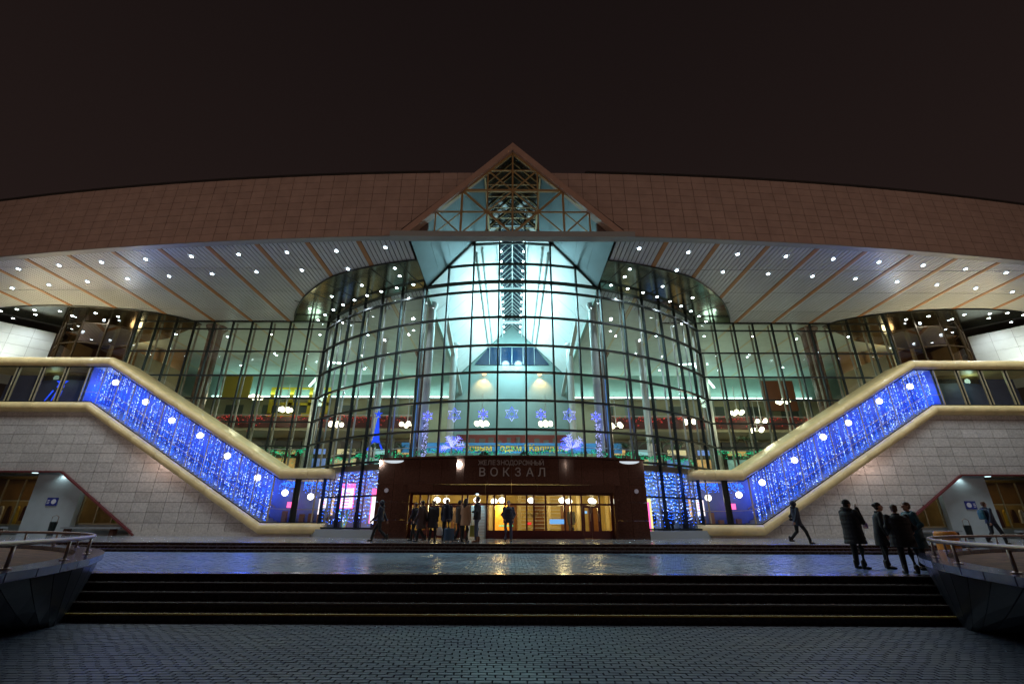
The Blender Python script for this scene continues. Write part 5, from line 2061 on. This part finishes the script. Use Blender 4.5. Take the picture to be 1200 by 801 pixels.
def person(label, x, y, z, rz, h=1.75, walk=0.0, coat="black", clen=.80, legs="dark", boots="boot", hair="hair_d", style="short", hood=False, hat=None,
           arms=("down", "down"), puffer=False, fur=False, head_turn=0.0, bag=None, lean=0.0, wide=1.0, face_down=0.0, group="people outside the station"):
    t = empty("person", label, "person", group, (x, y, z), rz)
    t.scale = (h / 1.75,) * 3
    ln = lean
    # joints (facing -y)
    hip = [Vector((.095 * q, ln * .1, .92)) for q in (-1, 1)]
    st = walk * .36
    foot = [Vector((-.10, -st, .085)), Vector((.10, st * 1.05, .085 + abs(st) * .22))]
    knee = [Vector((-.10, -st * .62 - .02, .50)), Vector((.10, st * .28 - .06 * bool(walk), .485))]
    if not walk:
        foot[0].y += .02
        foot[0].x -= .03
        foot[1].x += .03
        knee = [Vector((-.11, -.015, .5)), Vector((.11, -.015, .5))]
    ch = Vector((0, ln * -.28, 1.28))
    nk = Vector((0, ln * -.36, 1.50))
    hd = Vector((0, ln * -.42 - .02 - face_down, 1.635 - face_down * .3))
    sh = [Vector((q * .185 * wide, ln * -.34, 1.425)) for q in (-1, 1)]
    b = MB()
    # legs, pelvis, trunk, neck in one body
    for q in (0, 1):
        caps(b, [hip[q], knee[q], foot[q]], [.075, .052, .038])
        d = Vector((0, -1, 0))
        caps(b, [foot[q] + Vector((0, .03, -.03)), foot[q] + Vector((0, -.14, -.045))], [.038, .03], 8)
    loft(b, [(0, 0, .86, .14, .10), (0, 0, .98, .155, .105), (0, ln * -.12, 1.10, .13, .09), (0, ln * -.28, 1.30, .165, .105), (0, ln * -.33, 1.42, .15, .085), (0, ln * -.36, 1.47, .06, .06)])
    caps(b, [nk - Vector((0, 0, .05)), hd - Vector((0, -.01, .06))], [.052, .05])
    ct, st_ = cos(head_turn), sin(head_turn)

    def hp(v):      # head space to body space
        return hd + Vector((v[0] * ct - v[1] * st_, v[0] * st_ + v[1] * ct, v[2]))
    b.ball(hp((0, .012, .025)), .098, 14, sc=(.80, .96, 1.0))
    b.ball(hp((0, -.012, -.035)), .078, 12, sc=(.80, .92, 1.05))
    b.ball(hp((0, -.052, -.088)), .028, 8)
    caps(b, [hp((0, -.088, .012)), hp((0, -.112, -.022))], [.010, .015], 8)
    b.ball(hp((0, -.092, -.058)), .018, 8, sc=(1.3, .7, .45))
    for q in (-1, 1):
        b.ball(hp((q * .078, .01, -.005)), .022, 8, sc=(.5, .8, 1.2))
        b.ball(hp((q * .034, -.082, .028)), .018, 8, sc=(1.2, .5, .4))
    wr = []
    for q in (0, 1):
        sg_ = -1 if q == 0 else 1
        a = arms[q]
        if a == "down":
            sw = walk * .18 * (1 if q == 0 else -1)
            el = sh[q] + Vector((sg_ * .045, .02 + sw * .5, -.29))
            w = el + Vector((sg_ * .0, -.05 + sw, -.245))
        elif a == "pocket":
            el = sh[q] + Vector((sg_ * .10, .06, -.27))
            w = el + Vector((-sg_ * .10, -.14, -.17))
        elif a == "phone":
            el = sh[q] + Vector((sg_ * .05, -.12, -.25))
            w = Vector((sg_ * .10, -.20 + ln * -.4, 1.53))
        else:   # front
            el = sh[q] + Vector((sg_ * .05, -.03, -.28))
            w = el + Vector((-sg_ * .08, -.22, .02))
        caps(b, [sh[q], el, w], [.052, .042, .03])
        dr = (w - el).normalized()
        lat = Vector((0, -1, 0)) if a == "down" else Vector((sg_ * -1, 0, 0))
        lat = (lat - dr * lat.dot(dr)).normalized()
        nm_ = dr.cross(lat)
        pc = w + dr * .05
        for uu in (-.02, 0, .02):
            caps(b, [w + dr * .015 + lat * uu * .7, w + dr * .085 + lat * uu * 1.4], [.016, .015], 7)
        for fi, (off, fl) in enumerate(((-.030, .055), (-.010, .068), (.010, .072), (.030, .062))):
            k0 = w + dr * .088 + lat * off
            k1 = k0 + dr * fl * .55 + nm_ * sg_ * .006
            k2 = k1 + dr * fl * .40 + nm_ * sg_ * .020
            caps(b, [k0, k1, k2], [.0095, .009, .008], 6)
        caps(b, [w + dr * .035 + lat * .026, w + dr * .065 + lat * .052, w + dr * .098 + lat * .056], [.012, .0105, .009], 6)
        wr.append((sh[q], el, w, dr))
    fuse(b.build("body", M_SKIN, t), .0105)
    # eyes
    for q in (-1, 1):
        MB().ball(hp((q * .031, -.083, .012)), .011, 8).build("eye", PMAT["dark"], t)
    # trousers
    m = MB()
    for q in (0, 1):
        an = foot[q].lerp(knee[q], .12)
        caps(m, [hip[q] + Vector((0, 0, -.02)), knee[q], an], [.100, .075, .062])
    m.ball((0, ln * .05, .93), .15, 12, sc=(1.05, .78, .8))
    fuse(m.build("trousers", PMAT[legs], t), .015)
    for q in (0, 1):
        m = MB()
        f = foot[q]
        caps(m, [f + Vector((0, .03, .10)), f + Vector((0, .03, -.02))], [.055, .052])
        caps(m, [f + Vector((0, .045, -.045)), f + Vector((0, -.09, -.047)), f + Vector((0, -.155, -.052))], [.040, .042, .032])
        fuse(m.build("boot", PMAT[boots], t), .013)
    # coat: body and sleeves
    m = MB()
    hem = clen
    k = wide
    secs = []
    nz = 16
    for i in range(nz + 1):
        u = i / nz
        zz = hem + (1.47 - hem) * u
        base = 1.0
        if zz < 1.0:
            rx, ry = .195 + (1.0 - zz) * .10, .145 + (1.0 - zz) * .08
        elif zz < 1.40:
            rx, ry = .195 + .012 * sin((zz - 1.0) / .4 * pi), .145
        else:
            q = (zz - 1.40) / .07
            rx, ry = .20 - .085 * q, .135 - .045 * q
        if puffer:
            pf = .012 * abs(sin(zz * 26))
            rx += .012 + pf
            ry += .016 + pf
        yy = -ln * .33 * max(0, (zz - .9) / .55)
        secs.append((0, yy, zz, rx * k, ry * k))
    if st:
        for i in range(5):
            cx, yy, zz, rx, ry = secs[i]
            secs[i] = (cx, yy, zz, rx, ry + abs(st) * .10 * (5 - i) / 5)
    loft(m, secs, 18)
    for q in (0, 1):
        s0, e0, w0, dr = wr[q]
        rr_ = [.085, .072, .055] if puffer else [.075, .062, .048]
        caps(m, [s0, e0, w0 - dr * .01], rr_)
    m.tube([(.075 * cos(v) * 1.0, -ln * .36 + .072 * sin(v) + .005, 1.495 + .012 * sin(v)) for v in [2 * pi * i / 14 for i in range(14)]], .026, 7, closed=True)
    if hood or fur:
        m.ball((0, .095 - ln * .36, 1.485), .095, 12, sc=(1.25, .7, .75))
    fuse(m.build("coat", PMAT[coat], t), .0125)
    if fur:
        m = MB()
        m.tube([(.12 * cos(v), .03 - ln * .36 + .10 * sin(v), 1.51 + .035 * sin(v)) for v in [2 * pi * i / 16 for i in range(16)]], .038, 7, closed=True)
        fuse(m.build("fur_collar", PMAT["fur"], t), .014, 1)
    # hair / hat / hood
    m = MB()
    if hood == "up":
        m.ball(hp((0, .03, .01)), .128, 14, sc=(.92, 1.0, 1.08))
        fuse(m.build("hood", PMAT[coat], t), .013)
    elif hat:
        m.ball(hp((0, .018, .055)), .104, 14, sc=(.90, 1.02, .85))
        m.tube([hp((.088 * cos(v), .018 + .10 * sin(v), .03)) for v in [2 * pi * i / 14 for i in range(14)]], .016, 6, closed=True)
        fuse(m.build("hat", PMAT[hat], t), .012)
        m = MB()
        m.ball(hp((0, .04, -.02)), .088, 10, sc=(.88, .9, .8))
        fuse(m.build("hair", PMAT[hair], t), .012)
    else:
        m.ball(hp((0, .026, .048)), .100, 14, sc=(.86, 1.0, .93))
        m.ball(hp((0, .05, -.01)), .085, 12, sc=(.92, .8, .9))
        if style == "bun":
            m.ball(hp((0, .115, .05)), .05, 10)
        if style == "fluffy":
            for i in range(14):
                a = i * 2.4
                m.ball(hp((.07 * cos(a), .035 + .05 * sin(a), .03 + .09 * random.random())), .045, 8)
        if style == "long":
            caps(m, [hp((0, .06, .0)), hp((0, .09, -.15)), hp((0, .105, -.36))], [.088, .085, .05])
            caps(m, [hp((.05, .03, 0)), hp((.065, .05, -.2))], [.05, .04])
            caps(m, [hp((-.05, .03, 0)), hp((-.065, .05, -.2))], [.05, .04])
        fuse(m.build("hair", PMAT[hair], t), .012)
    if bag == "backpack":
        m = MB()
        loft(m, [(0, .24 - ln * .2, 1.0, .13, .07), (0, .26 - ln * .25, 1.03, .16, .10), (0, .26 - ln * .3, 1.28, .155, .09), (0, .24 - ln * .33, 1.42, .12, .06)])
        t2 = fuse(m.build("backpack", PMAT["teal"], None, loc=(x, y, z), rz=rz), .015)
        t2.scale = t.scale
        tag(t2, "dark teal backpack worn by the hunched walker at the far right", "backpack")
    if bag == "shoulder":
        m = MB()
        caps(m, [(.27, .05, .98), (.27, .12, .98), (.27, .12, 1.12), (.27, .05, 1.12)], [.06, .06, .06, .06])
        t2 = fuse(m.build("shoulder_bag", PMAT["black"], None, loc=(x, y, z), rz=rz), .014)
        t2.scale = t.scale
        tag(t2, "dark bag on the back of the lone walker right of the portal", "bag")
    return t, wr


PX = {}
person("person in dark hooded coat striding left past the brown portal pillar", -5.95, 22.2, ZPL, -pi / 2, 1.72, walk=1.0, coat="navy", clen=.85, hood="up")
person("slim person in dark jacket and trousers, leftmost of the crowd at the doors", -4.52, 22.9, ZPL, -pi * .62, 1.66, walk=.6, coat="black", clen=.72, hair="hair_b")
person("person in long brown quilted coat walking left in the crowd at the doors", -4.02, 21.9, ZPL, -pi * .6, 1.70, walk=.7, coat="brown", clen=.55, puffer=True, hair="hair_d", hood=True)
person("person in black quilted coat with fluffy light hair and a pale carrier bag", -3.50, 21.9, ZPL, pi * .95, 1.68, walk=.25, coat="black", clen=.58, puffer=True, hair="hair_l", style="fluffy")
person("tall person in dark hooded jacket standing with back to the camera among the crowd", -3.05, 23.0, ZPL, pi, 1.82, coat="navy", clen=.80, hood=True, hair="hair_b", boots="boot")
person("person in olive brown coat and dark cap pulling a blue suitcase", -2.38, 22.4, ZPL, pi * .75, 1.74, walk=.35, coat="olive", clen=.78, hat="black")
person("woman with long dark hair in a beige coat and black boots", -2.03, 21.6, ZPL, pi * .85, 1.78, coat="beige", clen=.66, style="long", legs="dark", arms=("down", "front"))
person("tall slim man in black jacket, grey jeans and brown boots facing left", -1.50, 21.5, ZPL, -pi * .55, 1.86, coat="black", clen=.86, legs="jean", boots="boot_b", arms=("front", "pocket"), hair="hair_d")
person("stocky man in dark puffer jacket and jeans standing alone before the doors", -.13, 22.2, ZPL, 0.1, 1.72, coat="navy", clen=.80, legs="jean", puffer=True, wide=1.08, arms=("pocket", "pocket"), hair="hair_d", face_down=.02)
person("person in dark hooded coat striding right in front of the pale granite wall", 12.45, 21.3, ZPL, pi / 2, 1.72, walk=1.0, coat="navy", clen=.72, hood="up", arms=("down", "pocket"), bag="shoulder")
person("large man in black knitted hat and long black padded coat with fur hood", 8.95, 12.9, ZMID, pi * .55, 1.66, coat="black", clen=.62, puffer=True, fur=True, hat="black", hair="hair_d", wide=1.18, arms=("phone", "front"))
person("stout older person with short light brown hair and black coat seen from behind", 9.28, 11.75, ZMID, pi * .93, 1.50, coat="black", clen=.66, puffer=True, wide=1.28, hair="hair_b", legs="dark", arms=("pocket", "pocket"))
person("dark haired woman with hair in a bun peeking from behind the stout person", 9.72, 13.0, ZMID, pi * .35, 1.60, coat="black", clen=.60, style="bun", hair="hair_d", lean=.25, face_down=.01)
person("woman in dark teal shouldered coat facing left beside the right planter", 10.42, 12.75, ZMID, -pi * .55, 1.60, coat="teal", clen=.55, puffer=True, hair="hair_b", style="short", wide=1.1, arms=("pocket", "pocket"))
person("hunched person in dark jacket walking right past the far right shop window", 21.2, 21.6, ZPL, pi / 2, 1.74, walk=.8, coat="navy", clen=.84, lean=-.15, hair="hair_b", bag="backpack")

for (x, y, rz_, ct, lab) in ((8.6, 29.9, pi, "black", "dark figure standing inside the blue lit window right of the portal, nearest the pillar"), (9.9, 30.4, .3, "navy", "dark figure inside the blue lit window right of the portal, middle of three"),
                        (10.9, 30.6, 2.0, "black", "dark figure inside the window right of the portal, farthest from the pillar"), (3.6, 29.3, 2.6, "black", "dim figure inside the lobby behind the right hand doors"), (-3.3, 29.6, .5, "brown", "dim figure inside the lobby behind the left hand doors")):
    person(lab, x, y, ZPL, rz_, 1.70, coat=ct, clen=.75, group="people inside the station")

# things people carry
t = empty("suitcase", "blue wheeled suitcase tilted beside the person in the olive coat", "suitcase", loc=(-2.72, 21.6, ZPL), rz=.3)
m = MB()
loft(m, [(0, 0, .07, .19, .11), (0, 0, .10, .23, .15), (0, .03, .52, .23, .15), (0, .03, .56, .20, .12)], 14)
m.build("case", PMAT["blue"], t, smooth=False)
MB().tube([(-.12, .05, .55), (-.12, .10, .92), (.12, .10, .92), (.12, .05, .55)], .014, 6).build("handle", M_STEEL, t)
for q in (-1, 1):
    o = MB().lathe(0, 0, [(.05, -.02), (.05, .02)], 12).build("wheel", PMAT["boot"], t, loc=(q * .17, .05, .05))
    o.rotation_euler = (0, R(90), 0)
t = empty("carrier_bag", "pale plastic carrier bag in the hand of the person with fluffy hair", "bag", loc=(-3.16, 21.75, ZPL + .26))
m = MB()
loft(m, [(0, 0, 0, .10, .06), (0, 0, .04, .14, .08), (0, 0, .26, .12, .06), (0, 0, .36, .05, .02)], 12)
m.build("bag_body", PMAT["white"], t, smooth=True)
MB().tube([(-.04, 0, .34), (-.03, 0, .48), (.03, 0, .48), (.04, 0, .34)], .01, 5).build("handle", PMAT["white"], t)
t = empty("paper_bag", "tall yellow green bag beside the woman in the beige coat", "bag", loc=(-1.72, 21.75, ZPL + .22))
m = MB()
m.slab([(-.11, -.05, 0), (.11, -.05, 0), (.10, -.05, .46), (-.10, -.05, .46)], (0, .11, 0))
m.build("bag_body", PMAT["lime"], t)
MB().tube([(-.05, 0, .46), (-.04, 0, .62), (.04, 0, .62), (.05, 0, .46)], .01, 5).build("handle", PMAT["lime"], t)
t = MB().box(-.03, -.05, -.06, .03, .05, .08).build("violet_packet", PMAT["pink"], loc=(9.29, 12.86, ZMID + 1.02))
tag(t, "small violet packet held in front by the large man in the black hat", "packet")
